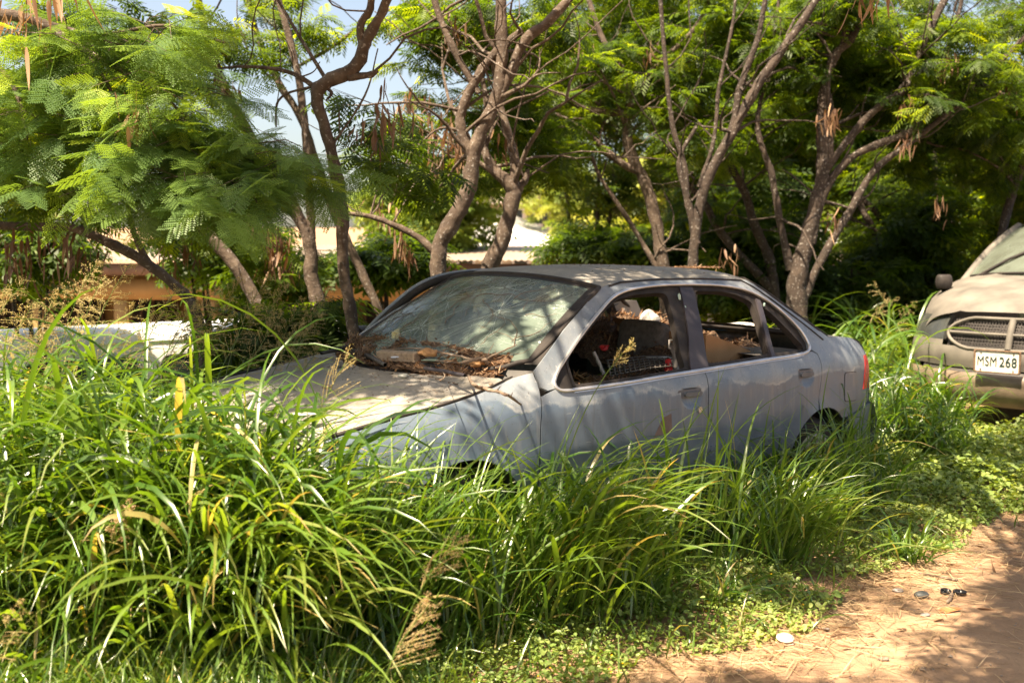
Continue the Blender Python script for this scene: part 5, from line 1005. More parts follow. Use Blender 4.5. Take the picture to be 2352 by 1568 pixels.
def tree(nm, label, d, limbs, blobs, cat='tree', bark=None, leaf=None, podc=(), fine=False, rnd=(0, .85), sc=(.55, .9), group=None, keep=None, dd=0., podr=(0, .8), blobw=()):
    x0, y0, w0 = limbs[0][0]; L0_ = limbs[0]; b = at(x0, y0, d); z0 = float(GZ(b[0], b[1])); root = empty(nm, (b[0], b[1], z0), label, cat, group); off = (b[0], b[1], z0); limbs = TH(limbs, .80 if bark is BARKD else .92); w0 = limbs[0][0][2]
    g1 = Geo(); g1.tube([(b[0], b[1], z0-.1), (b[0], b[1], (z0+b[2])/2), tuple(b)], [w0*d/F*.62, w0*d/F*.55, w0*d/F*.5], 9)
    for li in limbs: limb(g1, li, d, 0)
    if cat != 'x' and nm == T1:
        for li in limbs[:5]:
            A = np.array([at(x, y, d) for x, y, w in li]); rr = np.array([w*d/F*.5 for x, y, w in li])
            for _ in range(max(2, int(len(li)*.8)) if d > 6.8 and d != 8.3 and d != 7.5 else 1):
                i = RNG.integers(len(li)//2 if li is limbs[0] else 1, len(li)-1); p = A[i]; r0 = rr[i]*RNG.uniform(.28, .45); dr = np.array([RNG.normal(0, 1), RNG.normal(0, .6), RNG.uniform(.0, 1.4)]); dr /= np.linalg.norm(dr); L0 = RNG.uniform(.5, 1.3); m = 7; q = [p]
                for _k in range(m): dr = dr+RNG.normal(0, .22, 3); dr /= np.linalg.norm(dr); q.append(q[-1]+dr*L0/m)
                g1.tube(q, np.linspace(r0, .004, m+1), 6)
                if RNG.random() < .8:
                    p2 = q[RNG.integers(2, 6)]; d2 = dr+RNG.normal(0, .7, 3); d2 /= np.linalg.norm(d2); q2 = [p2]
                    for _k in range(5): d2 = d2+RNG.normal(0, .2, 3); d2 /= np.linalg.norm(d2); q2.append(q2[-1]+d2*L0/9)
                    g1.tube(q2, np.linspace(r0*.5, .003, 6), 5)
    twg = Geo(); big = Big(); bl = [(at(x, y, de), r, int(n*(1.35 if bark is BARKD or d == 9.2 else 1))) for x, y, de, r, n in blobs]+list(blobw); crown(big, twg, bl[:len(blobs)], fine, rnd, sc, keep); crown(big, twg, bl[len(blobs):], None, rnd, (.8, 1.1), keep)
    if blobw:
        top = at(limbs[0][-1][0], limbs[0][-1][1], d)
        for k_ in RNG.choice(len(blobw), min(9, len(blobw)), replace=False):
            e_ = blobw[k_][0]; md = (top+e_)/2+[RNG.normal(0, .15), RNG.normal(0, .15), .45]; q_ = spline(np.array([top, md, e_]), 8); g1.tube(q_, np.linspace(.03, .006, len(q_)), 6)
    g1.build('trunk', bark or BARK, root, off=off)
    if twg.V: tag(twg.build('twigs', bark or BARK, root, off=off), kind='stuff')
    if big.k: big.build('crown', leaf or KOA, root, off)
    if podc:
        pb = Big()
        for x, y, de, n in podc: pods(pb, at(x, y, de), n, rnd=podr)
        tag(pb.build('seed_pods', DRYL, root, off), kind='stuff')
    return root
def TH(L_, k=.86): return [[(x, y, w*k) for x, y, w in li] for li in L_]
def R_(x0, x1, y0, y1, d0, d1, n, r, k):
    "n blobs spread over a picture rectangle and a depth range"
    return [(RNG.uniform(x0, x1), RNG.uniform(y0, y1), RNG.uniform(d0, d1), np.array([r, r, r*.7])*RNG.uniform(.7, 1.3), k) for _ in range(n)]
def podspots(L_, de, n): return [(x, y, de+RNG.uniform(-.3, .3), n) for x, y in L_]
# overhead leaves that shade the sedan, out of the picture above it
def overhead(n, x0, x1, y0, y1):
    gx_o = RNG.uniform(x0, x1, n); gy_o = RNG.uniform(y0, y1, n); zc = RNG.uniform(3.4, 5.6, n); P_ = np.stack([gx_o, gy_o, np.full(n, .7)], 1)+SL[None]*((zc-.7)/SL[2])[:, None]
    dx, dy, de = project(P_); vis = (de > .3) & (dx > -250) & (dx < 2600) & (dy > -160); k = ~vis & ~blocks_light(P_)
    nz = np.sin(gx_o*2.9+1.2*np.sin(gy_o*2.3))*np.sin(gy_o*3.1+1.4*np.sin(gx_o*1.9)); k &= nz < .35
    return [(p, np.array([.22, .22, .12]), 3) for p in P_[k]]
OV = None
T1 = 'koa_tree'; GR = 'thin trunked trees growing behind the sedan'
tree(T1, 'low brown limb arching left over the seed heads, with one upright fork', 6.0, [[(470, 800, 30), (440, 700, 28), (400, 655, 26), (330, 600, 25), (230, 548, 24), (160, 522, 23), (60, 520, 21), (-80, 505, 18), (-300, 420, 14)], [(352, 622, 18), (318, 560, 15), (298, 500, 13), (290, 440, 12), (262, 400, 8), (232, 362, 6)], [(295, 480, 10), (330, 440, 8), (318, 400, 7), (340, 370, 5)]],
     R_(-80, 190, 300, 450, 5.4, 6.8, 8, .26, 11)+R_(-100, 120, 200, 400, 5.5, 7, 5, .30, 12), podc=podspots([(30, 545), (80, 560), (120, 550), (150, 570), (60, 590), (200, 560), (20, 600), (110, 600), (180, 600), (230, 590), (170, 545), (90, 520), (40, 580)], 6.2, 8), group=GR, podr=(0, .5))
tree(T1, 'pale diagonal trunk rising left out of the tall grass', 7.0, [[(640, 800, 36), (560, 640, 33), (480, 540, 31), (420, 490, 29), (320, 410, 25), (240, 340, 21), (150, 200, 16), (100, 60, 12), (60, -80, 9)], [(420, 490, 14), (380, 400, 10), (330, 330, 8), (250, 250, 6)]],
     R_(380, 620, 480, 560, 7.0, 8.2, 4, .20, 6)+R_(150, 500, 120, 300, 7, 8.5, 7, .34, 10), podc=podspots([(430, 560), (470, 520), (600, 540), (560, 500), (640, 560), (620, 600), (520, 330), (390, 590)], 7.5, 22), group=GR, podr=(0, .5))
tree(T1, 'trunk with a smooth bend that forks behind the grass, left of the lichened trunk', 7.5, [[(755, 830, 40), (738, 720, 38), (715, 640, 36), (712, 560, 35), (680, 490, 33), (630, 420, 31), (560, 290, 27), (510, 190, 23), (470, 60, 17), (440, -80, 12)], [(715, 550, 24), (708, 400, 21), (700, 290, 20), (680, 150, 19), (640, 0, 16), (620, -90, 12)]],
     R_(540, 700, 540, 640, 7.6, 8.6, 4, .20, 7)+R_(580, 680, 60, 130, 7.5, 8.5, 2, .22, 5)+R_(200, 480, 20, 160, 7, 8.5, 5, .36, 11), podc=podspots([(520, 200), (500, 110), (650, 600)], 7.5, 20), group=GR, blobw=overhead(420, -3.2, .6, 3.2, 6.5))
tree(T1, 'slender trunk leaning left behind the lichened trunk', 8.3, [[(890, 760, 21), (842, 650, 22), (800, 560, 22), (760, 470, 21), (730, 380, 19), (690, 270, 18), (640, 190, 17), (590, 80, 15), (560, -60, 12)], [(690, 150, 9), (760, 110, 9), (830, 60, 8), (900, 20, 7)]],
     R_(560, 740, -40, 60, 8, 9, 4, .28, 7), group=GR)
tree(T1, 'crooked grey lichened trunk beside the sedan windshield, with a stubby broken elbow', 5.5, [[(830, 860, 30), (802, 700, 30), (787, 600, 29), (785, 480, 33), (768, 380, 31), (745, 290, 29), (727, 222, 34), (752, 188, 36), (815, 155, 35), (843, 90, 29), (872, 40, 25), (915, -60, 20)], [(835, 130, 22), (828, 60, 20), (850, 20, 19), (858, -60, 17)], [(728, 205, 14), (690, 178, 12), (640, 160, 10), (560, 153, 8), (500, 158, 5)], [(800, 178, 22), (850, 172, 17), (868, 162, 9)], [(715, 200, 7), (660, 215, 6), (636, 240, 6), (634, 292, 4)], [(758, 342, 7), (838, 220, 5), (868, 112, 3)], [(745, 200, 8), (762, 214, 8), (748, 232, 4)], [(690, 178, 5), (720, 165, 3), (735, 142, 2)]],
     R_(850, 960, 340, 400, 5.8, 6.3, 3, .14, 4)+R_(800, 900, 250, 330, 5.8, 6.3, 2, .13, 3), podc=podspots([(905, 255), (935, 275), (870, 300), (840, 300)], 5.8, 12), group=GR, blobw=overhead(560, -1.2, 2.6, 2.6, 5.8))
tree(T1, 'sturdy curving pale trunk left of the forked one, behind the sedan roof', 7.0, [[(1002, 760, 44), (1006, 640, 42), (1011, 560, 41), (1050, 490, 44), (1077, 430, 41), (1087, 360, 38), (1106, 300, 36), (1140, 225, 32), (1153, 130, 31), (1150, 0, 29), (1150, -80, 26)], [(1125, 265, 24), (1168, 180, 25), (1205, 95, 27), (1262, 48, 25), (1330, -30, 22)], [(1088, 370, 26), (1062, 310, 26), (1060, 255, 25), (1095, 180, 24), (1140, 120, 22), (1200, 70, 20)], [(1100, 215, 18), (1050, 130, 17), (1010, 40, 16), (980, -60, 14)], [(1010, 590, 22), (960, 545, 18), (900, 515, 15), (850, 497, 13), (795, 490, 10)], [(1064, 300, 10), (1000, 300, 6), (930, 380, 5), (900, 470, 4)]],
     R_(880, 1100, 220, 420, 7.5, 9, 9, .24, 6)+R_(980, 1200, -50, 120, 7.5, 9, 11, .3, 12)+R_(860, 1000, 420, 480, 8, 9, 2, .2, 6), podc=podspots([(950, 230), (985, 245), (1035, 330), (1070, 350), (1000, 380), (940, 560), (910, 545), (880, 500), (1045, 40), (1065, 60), (1005, 290)], 7.4, 16), group=GR, blobw=overhead(420, .2, 4.2, 3.6, 6.6))
tree(T1, 'dark forked trunk with a short snapped stub, just right of the curving pale one', 7.6, [[(1105, 720, 44), (1120, 620, 43), (1150, 560, 41), (1172, 480, 39), (1176, 430, 38), (1130, 385, 27), (1108, 320, 20), (1118, 240, 16), (1100, 150, 12)], [(1178, 450, 28), (1182, 370, 25), (1165, 300, 22), (1148, 240, 18), (1130, 120, 14), (1120, -40, 12)], [(1188, 440, 20), (1206, 412, 18), (1214, 388, 9)], [(1112, 345, 12), (1150, 270, 6), (1260, 210, 5)]],
     R_(1130, 1320, 60, 330, 8, 10, 9, .32, 12)+R_(1150, 1300, 330, 430, 9, 10, 4, .3, 10), podc=podspots([(1145, 330), (1040, 250)], 7.6, 14), group=GR)
GR2 = 'dark stemmed trees growing in the thicket at right'
tree(T1, 'grey spreading tree with long limbs reaching left, above the sedan roof', 9.2, [[(1535, 740, 36), (1522, 610, 33), (1505, 500, 30), (1482, 420, 28), (1452, 360, 27), (1440, 300, 25), (1446, 220, 21), (1420, 150, 17), (1380, 80, 14), (1340, -40, 12)], [(1450, 262, 18), (1400, 258, 19), (1345, 250, 18), (1290, 220, 16), (1225, 200, 13), (1190, 180, 9)], [(1446, 225, 18), (1460, 200, 16), (1530, 130, 13), (1600, 60, 12), (1640, -30, 9)], [(1480, 400, 20), (1420, 370, 18), (1340, 300, 15), (1280, 265, 11), (1200, 240, 7)], [(1524, 650, 16), (1500, 600, 14), (1440, 500, 12), (1380, 410, 10), (1360, 360, 9)]],
     R_(1180, 1560, -50, 330, 9, 11.5, 20, .42, 14), podc=podspots([(1290, 60), (1330, 100), (1500, 120)], 9.2, 14), group=GR2, bark=BARK)
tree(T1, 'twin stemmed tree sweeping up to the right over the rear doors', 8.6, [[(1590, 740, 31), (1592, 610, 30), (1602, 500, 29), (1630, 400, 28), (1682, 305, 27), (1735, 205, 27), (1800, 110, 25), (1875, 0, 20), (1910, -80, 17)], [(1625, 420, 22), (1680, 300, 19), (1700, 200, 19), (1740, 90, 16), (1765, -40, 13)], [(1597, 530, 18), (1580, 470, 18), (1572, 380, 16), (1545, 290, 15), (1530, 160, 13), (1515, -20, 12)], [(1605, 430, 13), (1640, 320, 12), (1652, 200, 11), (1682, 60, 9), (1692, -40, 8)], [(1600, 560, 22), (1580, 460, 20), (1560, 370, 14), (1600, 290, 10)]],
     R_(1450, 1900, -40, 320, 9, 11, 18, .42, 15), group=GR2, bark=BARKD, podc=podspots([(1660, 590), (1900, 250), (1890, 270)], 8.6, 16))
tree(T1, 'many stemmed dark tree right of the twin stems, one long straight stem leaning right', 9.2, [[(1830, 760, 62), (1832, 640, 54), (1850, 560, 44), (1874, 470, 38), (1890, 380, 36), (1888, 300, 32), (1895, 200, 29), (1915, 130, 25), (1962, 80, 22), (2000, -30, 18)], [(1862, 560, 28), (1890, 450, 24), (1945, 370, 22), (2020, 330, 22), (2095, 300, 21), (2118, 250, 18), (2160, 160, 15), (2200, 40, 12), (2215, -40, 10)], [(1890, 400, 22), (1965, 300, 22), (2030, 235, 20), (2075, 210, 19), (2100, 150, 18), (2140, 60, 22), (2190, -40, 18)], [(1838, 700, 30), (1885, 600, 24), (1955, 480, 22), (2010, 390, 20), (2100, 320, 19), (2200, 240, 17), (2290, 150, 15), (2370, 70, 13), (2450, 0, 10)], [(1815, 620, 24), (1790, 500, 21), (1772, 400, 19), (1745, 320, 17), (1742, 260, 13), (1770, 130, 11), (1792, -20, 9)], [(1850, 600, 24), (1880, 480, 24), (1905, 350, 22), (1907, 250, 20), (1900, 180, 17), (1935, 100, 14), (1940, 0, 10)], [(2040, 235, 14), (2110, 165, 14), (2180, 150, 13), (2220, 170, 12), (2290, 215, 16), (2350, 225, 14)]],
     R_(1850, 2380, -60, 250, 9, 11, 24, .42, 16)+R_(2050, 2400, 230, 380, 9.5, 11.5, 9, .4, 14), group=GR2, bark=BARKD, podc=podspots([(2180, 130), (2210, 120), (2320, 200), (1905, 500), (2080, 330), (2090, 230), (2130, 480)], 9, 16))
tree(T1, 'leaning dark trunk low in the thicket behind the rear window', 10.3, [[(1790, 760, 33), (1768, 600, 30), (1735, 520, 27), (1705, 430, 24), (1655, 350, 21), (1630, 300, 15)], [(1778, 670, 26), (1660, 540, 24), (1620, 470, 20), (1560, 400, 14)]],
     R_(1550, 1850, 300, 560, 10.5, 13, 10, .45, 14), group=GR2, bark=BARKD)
for (lab, d_, li, bb) in (('crossing dark stems in the thicket left of the minivan', 11.5, [[(2075, 720, 22), (2020, 560, 22), (1985, 490, 20), (1960, 440, 14)], [(2078, 722, 20), (2110, 700, 20), (2060, 560, 20), (2005, 480, 20), (1950, 440, 14)]], R_(1950, 2200, 380, 640, 12, 14, 10, .5, 14)),
                          ('upright dark trunk in deep shade behind the minivan mirror', 12.5, [[(2150, 740, 30), (2165, 600, 28), (2200, 470, 24), (2260, 330, 18), (2300, 200, 12)], [(2175, 560, 16), (2150, 400, 14), (2140, 250, 10)]], R_(2100, 2380, 330, 600, 12.5, 14.5, 13, .5, 15)),
                          ('leaning dark trunk at the right edge above the minivan roof', 10.0, [[(2270, 700, 28), (2300, 540, 26), (2330, 430, 24), (2380, 300, 18), (2420, 150, 14)]], R_(2250, 2420, 250, 480, 10, 12, 8, .45, 14))):
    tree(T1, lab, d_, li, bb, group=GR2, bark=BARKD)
# leafy branch hanging in from the upper left, close to the viewer
def near_branch():
    root = tree('overhanging_tree', 'near tree whose fine feathery branches hang in at the upper left', 4.6, [[(-420, 900, 60), (-380, 500, 52), (-300, 200, 44), (-120, 60, 34), (60, 40, 26), (200, 120, 18), (330, 190, 12), (420, 260, 8)], [(60, 40, 18), (220, 80, 12), (380, 60, 9), (520, 100, 6)], [(200, 120, 12), (260, 220, 9), (290, 330, 7), (420, 390, 5), (600, 380, 4)], [(-120, 60, 20), (20, 180, 14), (60, 300, 9), (90, 420, 6)], [(290, 300, 6), (268, 380, 7), (320, 430, 6), (318, 470, 5)]],
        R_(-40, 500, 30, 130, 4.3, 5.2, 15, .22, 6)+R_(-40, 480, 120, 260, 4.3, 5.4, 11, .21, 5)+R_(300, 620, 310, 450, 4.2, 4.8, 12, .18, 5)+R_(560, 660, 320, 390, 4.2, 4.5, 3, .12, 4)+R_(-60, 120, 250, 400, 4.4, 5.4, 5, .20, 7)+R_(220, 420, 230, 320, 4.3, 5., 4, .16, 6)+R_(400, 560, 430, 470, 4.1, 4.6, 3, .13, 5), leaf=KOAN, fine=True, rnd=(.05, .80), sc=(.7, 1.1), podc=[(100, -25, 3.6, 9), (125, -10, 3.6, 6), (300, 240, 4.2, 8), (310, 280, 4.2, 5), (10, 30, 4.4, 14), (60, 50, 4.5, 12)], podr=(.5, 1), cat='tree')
    return root
near_branch()
tree('overhanging_tree', 'pink brown hanging pods and a twig end at the top right edge', 5.2, [[(2900, 700, 60), (2880, 300, 50), (2700, -100, 36), (2300, -160, 22), (1990, -70, 10)]], [], podc=[(1965, -35, 4.6, 10), (1985, -40, 4.6, 8), (2010, -50, 4.6, 6)], podr=(.5, 1), blobw=overhead(300, 2.2, 5.5, 3.0, 6.5)+overhead(330, .5, 4.8, 2.6, 4.8)+overhead(300, -3.5, 1, 2.6, 4.0), cat='tree')
# dense shrubs, trees further back and the leafy wall of the thicket
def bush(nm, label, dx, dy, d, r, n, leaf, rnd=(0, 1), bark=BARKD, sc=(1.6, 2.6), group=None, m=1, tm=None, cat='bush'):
    base = at(dx, dy, d); z0 = float(GZ(base[0], base[1])); root = empty(nm, (base[0], base[1], z0), label, cat, group); off = (base[0], base[1], z0); big = Big(); tw = Geo(); r = np.broadcast_to(r, 3).astype(float)
    bl = [(base+RNG.normal(0, .4, 3)*r, r*RNG.uniform(.35, .6), n//8) for _ in range(8)]; crown(big, tw, bl, tm, rnd, sc); g1 = Geo(); top = base[2]
    for k in range(4): a = RNG.normal(0, .3, 2)*r[:2]; g1.tube([(base[0], base[1], z0-.1), (base[0]+a[0]*.5, base[1]+a[1]*.5, (z0+top)/2), (base[0]+a[0], base[1]+a[1], top+.2*r[2])], [.035*d/9, .025*d/9, .008], 6)
    g1.build('stems', bark, root, off=off)
    if tw.V: tag(tw.build('twigs', bark, root, off=off), kind='stuff'); big.build('foliage', leaf, root, off); return root
GB = 'trees and bushes beyond the buildings'
for lab, a_, b_, d_, r_, n_, rn in (('rounded olive green tree between the lichened and the curving trunk', 950, 480, 20, (1.3, 1.2, 1.0), 300, (0, .7)), ('low green tree left of the white roof', 930, 500, 24, (1.0, 1.0, .5), 110, (0, .6)), ('sunlit yellow green tree right of the white roof', 1460, 530, 34, (3.0, 2, 1.8), 520, (.4, .95)),
                             ('golden leaved tree behind the grey spreading tree', 1520, 500, 23, (1.3, 1.2, 1.3), 320, (.7, 1.)), ('sunlit bush under the white roof at the right', 1420, 590, 22, (1.3, 1.0, .35), 180, (.3, .9)), ('green tree far behind the forked trunk', 1290, 400, 48, (4., 2.5, 1.8), 380, (.1, .8)), ('small green tree above the tan roof at the far left', 40, 510, 24, (1.4, 1.2, .5), 120, (.3, .9))):
    bush('distant_tree', lab, a_, b_, d_, r_, n_, FAR, rn, sc=(1.3, 2.1), group=GB, cat='tree')
GT = 'leafy shrubs closing the thicket'
for lab, a_, b_, d_, r_, n_, rn in (('dark leafy mass behind the upper limbs of the grey spreading tree', 1360, 220, 14, (1.5, 1., 1.2), 380, (0, .6)), ('dark leafy mass behind the upper twin stems', 1620, 180, 15, (1.7, 1., 1.3), 420, (0, .6)), ('dark leafy mass behind the crown of the many stemmed tree', 1880, 240, 15, (1.6, 1., 1.4), 420, (0, .65)), ('leafy mass above the minivan between the long stem and the right edge', 2180, 230, 15, (1.7, 1., 1.3), 420, (.1, .8)), ('dark shrub behind the sedan roof left of the twin stems', 1480, 590, 12, (1.0, .8, .5), 260, (0, .6)), ('dark shrub between the twin stems and the many stemmed tree', 1710, 560, 12.5, (.9, .8, .9), 300, (0, .7)), ('dark low shrub behind the trunk lid', 1930, 640, 11, (1.1, .8, .55), 300, (0, .5)),
                             ('tall green shrub left of the minivan mirror', 2080, 600, 11.5, (.8, .8, 1.0), 320, (0, .8)), ('shrub in deep shade behind the minivan mirror', 2170, 500, 13.5, (1.2, 1, 1.5), 380, (.1, .8)), ('bright leafed wall of shrubs above the minivan', 2320, 430, 13, (1.2, 1, 1.6), 380, (.3, .9)), ('tall leafy shrub behind the long leaning stem', 1980, 420, 14, (1.5, 1.2, 1.2), 340, (.1, .8)), ('shrub filling the middle of the thicket', 1780, 400, 15, (1.6, 1.2, 1.4), 360, (0, .7)),
                             ('dark leafy shrub against the roof edge under the arching limb', 60, 565, 9.0, (.55, .5, .28), 120, (0, .5)), ('dark leafy shrub before the ochre wall beside the diagonal trunk', 500, 575, 10, (.5, .5, .25), 110, (0, .5)), ('small shrub on the roof edge right of the lichened trunk', 900, 585, 10, (.35, .4, .22), 70, (0, .6)), ('leafy shrub between the bent and the lichened trunk', 630, 620, 9.5, (.2, .3, .25), 35, (0, .6)), ('feathery shrub rising from the grass at the sedan mirror', 660, 745, 6.2, (.2, .2, .2), 40, (.1, .7))):
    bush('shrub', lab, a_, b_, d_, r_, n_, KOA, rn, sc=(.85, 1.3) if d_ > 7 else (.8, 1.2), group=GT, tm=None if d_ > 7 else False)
# far wooded ridge
fr_ = Big(); y = RNG.uniform(70, 130, 5000); x = y*RNG.uniform(-.10, .62, 5000); place(fr_, MIDS, np.stack([x, y, GZ(x, y)+RNG.uniform(.5, 4.5, 5000)+.5*np.sin(x*.3)], 1), RNG.uniform(0, 6.3, 5000), RNG.normal(-.3, .5, 5000), RNG.normal(0, .5, 5000), RNG.uniform(6, 11, 5000), RNG.random(5000))
tag(fr_.build('wooded_ridge', FAR), 'far wooded ridge that reads as one green mass', 'wood', kind='stuff')
# ------------------------------------------------------------------ things lying on and in the sedan
def onhood(dx, dy, up=0.):
    z = .93
    for _ in range(8): p = carloc(dx, dy, z=z); z = float(HOODZ(np.array(p[0]), np.array(p[1])))+up
    return carloc(dx, dy, z=z)
def onroof(dx, dy):
    z = 1.37
    for _ in range(8):
        p = carloc(dx, dy, z=z); zz = np.interp(p[0], gx_+[3.07], gz_+[1.345]); y_ = SY(p[0], zz-.001); z = float(zz+.052*(1-min(1, abs(p[1]/y_))**3.2))
    return p
C2 = lambda P: car2w(np.asarray(P))
def lump(c, r, seed=0, flat=1., jag=.18, sub=2):
    b = bmesh.new(); bmesh.ops.create_icosphere(b, subdivisions=sub, radius=1); g = np.random.default_rng(seed); a = g.normal(0, 1, (5, 3))*2
    for v in b.verts:
        n = v.co.normalized(); k = 1+jag*sum(math.sin(n.x*q[0]+n.y*q[1]+n.z*q[2]+i) for i, q in enumerate(a))/2.2; v.co = Vector((n.x*r[0]*k, n.y*r[1]*k, n.z*r[2]*k*flat))
    V = np.array([tuple(v.co) for v in b.verts])+np.asarray(c); T = np.array([[l.vert.index for l in f.loops] for f in b.faces]); b.free(); return V, T
def solo(nm, V, Fq, mat, label, cat, group=None, smooth=True):
    V = np.asarray(V, float); c = V.mean(0); c[2] = V[:, 2].min(); o = mesh(nm, V, Fq, mat, None, smooth, off=c); o.location = c; return tag(o, label, cat, group)
def stick(nm, pts, label, cat='stick', group=None, extra=(), mat=TWIG, n=7):
    A = np.array([np.append(p, r) for p, r in pts]); s = spline(A, 5); g1 = Geo(); r = s[:, 3]*.72*(1+.1*np.sin(np.arange(len(s))*1.9)); g1.add(*tube(s[:, :3]+RNG.normal(0, .0012, (len(s), 3)), r, n))
    for e in extra: A = np.array([np.append(p, r) for p, r in e]); s2 = spline(A, 4); g1.add(*tube(s2[:, :3], s2[:, 3], 5))
    return solo(nm, np.concatenate(g1.V), np.concatenate(g1.Q), mat, label, cat, group)
H_ = lambda x, y, u=.012: C2(onhood(x, y, u))
Wd = lambda x, y, o=.02: C2(ONWS(x, y, o))
def cp(x, y, yy): return C2(carloc(x, y, y=yy))
# litter heap in the cowl
def heap(nm, fn, u, v, label):
    V, Fq = loft(fn, u, v); o = mesh(nm, V, Fq, LITTER); return tag(o, label, 'leaf litter', kind='stuff')
def cowlheap(U, v):
    y = U*.66; x0 = 1.02+.26*(np.abs(y)/.70)**2-.05; x1 = 1.02+.345*np.abs(U)**2.3; a = np.exp(-((U-.10)/.62)**4); x = x0+(x1+.13*a-x0)*v; ramp_ = np.interp(v, [0, .35, .7, 1], [.925, .955, .975, 1.035]); z = ramp_*1.+(.022*np.sin(y*31+x*12)+.018*np.sin(x*47-y*17)+.012*np.sin(y*83))*np.sin(np.pi*np.clip(v, .05, .95))*a-.03*(1-a)
    return car2w(np.stack([x, y, z], -1).reshape(-1, 3)).reshape(*x.shape, 3)
heap('leaf_litter', cowlheap, np.linspace(-.93, .93, 90), np.linspace(0, 1, 14), 'brown leaf litter heaped at the foot of the windshield')
bits = Big()
n = 2600; U = RNG.uniform(-.9, .92, n); v = RNG.uniform(0, 1, n); P_ = cowlheap(U, v)+RNG.normal(0, .006, (n, 3)); bits.add(*blades(P_, RNG.uniform(0, 6.3, n), RNG.uniform(.012, .05, n), RNG.uniform(.002, .009, n), RNG.normal(1.35, .25, n), RNG.normal(0, .5, n), 3, .4, RNG.random(n)))
n = 900; d_ = RNG.uniform(0, 1, n); xs_ = np.where(RNG.random(n) < .6, RNG.normal(1.0, .1, n), RNG.uniform(.4, 1.1, n)); ys_ = RNG.uniform(-.62, .62, n); P_ = car2w(np.stack([xs_.clip(.2, 1.02), ys_, HOODZ(xs_.clip(.2, 1.02), ys_)+.003], 1)); bits.add(*blades(P_, RNG.uniform(0, 6.3, n), RNG.uniform(.004, .016, n), RNG.uniform(.0015, .005, n), RNG.normal(1.5, .08, n), RNG.normal(0, .2, n), 2, .3, RNG.random(n)*.7))
# roof litter
n = 2200; cx_ = RNG.normal(0, 1, n); pr = np.array([onroof(a, b_) for a, b_ in ((1440, 632), (1500, 631), (1545, 631), (1460, 628), (1400, 640), (1590, 633))]); i = RNG.integers(0, len(pr), n); q = pr[i]+np.stack([RNG.normal(0, .08, n), RNG.normal(0, .07, n), np.zeros(n)], 1)
def roofz(x, y): zz = np.interp(x, gx_+[3.07], gz_+[1.345]); y_ = SY(x, zz-.001); return zz+.052*(1-np.minimum(1, np.abs(y/y_))**3.2)
q[:, 2] = roofz(q[:, 0], q[:, 1])+RNG.uniform(.001, .012, n); bits.add(*blades(car2w(q), RNG.uniform(0, 6.3, n), RNG.uniform(.006, .035, n), RNG.uniform(.0015, .006, n), RNG.normal(1.45, .15, n), RNG.normal(0, .4, n), 3, .3, RNG.random(n)))
n = 500; q = np.stack([RNG.uniform(1.95, 3.0, n), RNG.uniform(-.5, .5, n), np.zeros(n)], 1); q[:, 2] = roofz(q[:, 0], q[:, 1])+.002; bits.add(*blades(car2w(q), RNG.uniform(0, 6.3, n), RNG.uniform(.004, .02, n), RNG.uniform(.001, .004, n), RNG.normal(1.5, .1, n), RNG.normal(0, .3, n), 2, .3, RNG.random(n)))
# leaf heap over the rear seat
def rearheap(U, v):
    x = 2.50+1.08*v; y = -.62+1.16*U; z = 1.045-.17*U+.02*np.sin(x*23+y*9)+.03*np.sin(y*17-x*8)+.014*np.sin(x*61)*np.sin(y*53)-.10*sstep(.2-v, 0, .2)
    return car2w(np.stack([x, y, z], -1).reshape(-1, 3)).reshape(*x.shape, 3)
heap('leaf_litter', rearheap, np.linspace(0, 1, 60), np.linspace(0, 1, 60), 'dark leaf litter heaped inside over the rear seat')
n = 3800; P_ = rearheap(RNG.random(n), RNG.random(n))+RNG.normal(0, .008, (n, 3)); bits.add(*blades(P_, RNG.uniform(0, 6.3, n), RNG.uniform(.02, .07, n), RNG.uniform(.004, .014, n), RNG.normal(1.3, .3, n), RNG.normal(0, .6, n), 3, .4, RNG.random(n)**1.5))
n = 900; q = np.stack([RNG.uniform(1.55, 2.3, n), RNG.uniform(.35, .68, n), np.zeros(n)], 1); q[:, 2] = .80+.05*np.sin(q[:, 0]*20)+RNG.normal(0, .01, n); bits.add(*blades(car2w(q), RNG.uniform(0, 6.3, n), RNG.uniform(.02, .07, n), RNG.uniform(.003, .012, n), RNG.normal(1.3, .3, n), RNG.normal(0, .5, n), 3, .4, RNG.random(n)))
def frontheap(U, v):
    x = 1.42+.9*v; y = .15+.53*U; z = .79+.02*np.sin(x*25+y*9)+.02*np.sin(y*27-x*8)-.0*U; return car2w(np.stack([x, y, z], -1).reshape(-1, 3)).reshape(*x.shape, 3)
heap('leaf_litter', frontheap, np.linspace(0, 1, 30), np.linspace(0, 1, 40), 'rubbish and dry leaves piled on the front seat beside the door')
tag(bits.build('leaf_crumbs', DRYL), 'loose dry leaf crumbs on the hood, roof and inside', 'leaf crumbs', kind='stuff')
stick('stick', [(Wd(1058, 812, .05), .006), (H_(1072, 848, .03), .007), (H_(1084, 878, .02), .0085), (H_(1108, 892, .02), .0095), (H_(1140, 898, .022), .008), (H_(1165, 908, .03), .0075), (C2(carloc(1196, 927, y=.80)), .006)], 'crooked bare stick reaching over the near fender from the litter', extra=[[(H_(1140, 898, .022), .003), (H_(1150, 886, .04), .001)], [(H_(1172, 912, .03), .003), (H_(1178, 900, .045), .001)]])
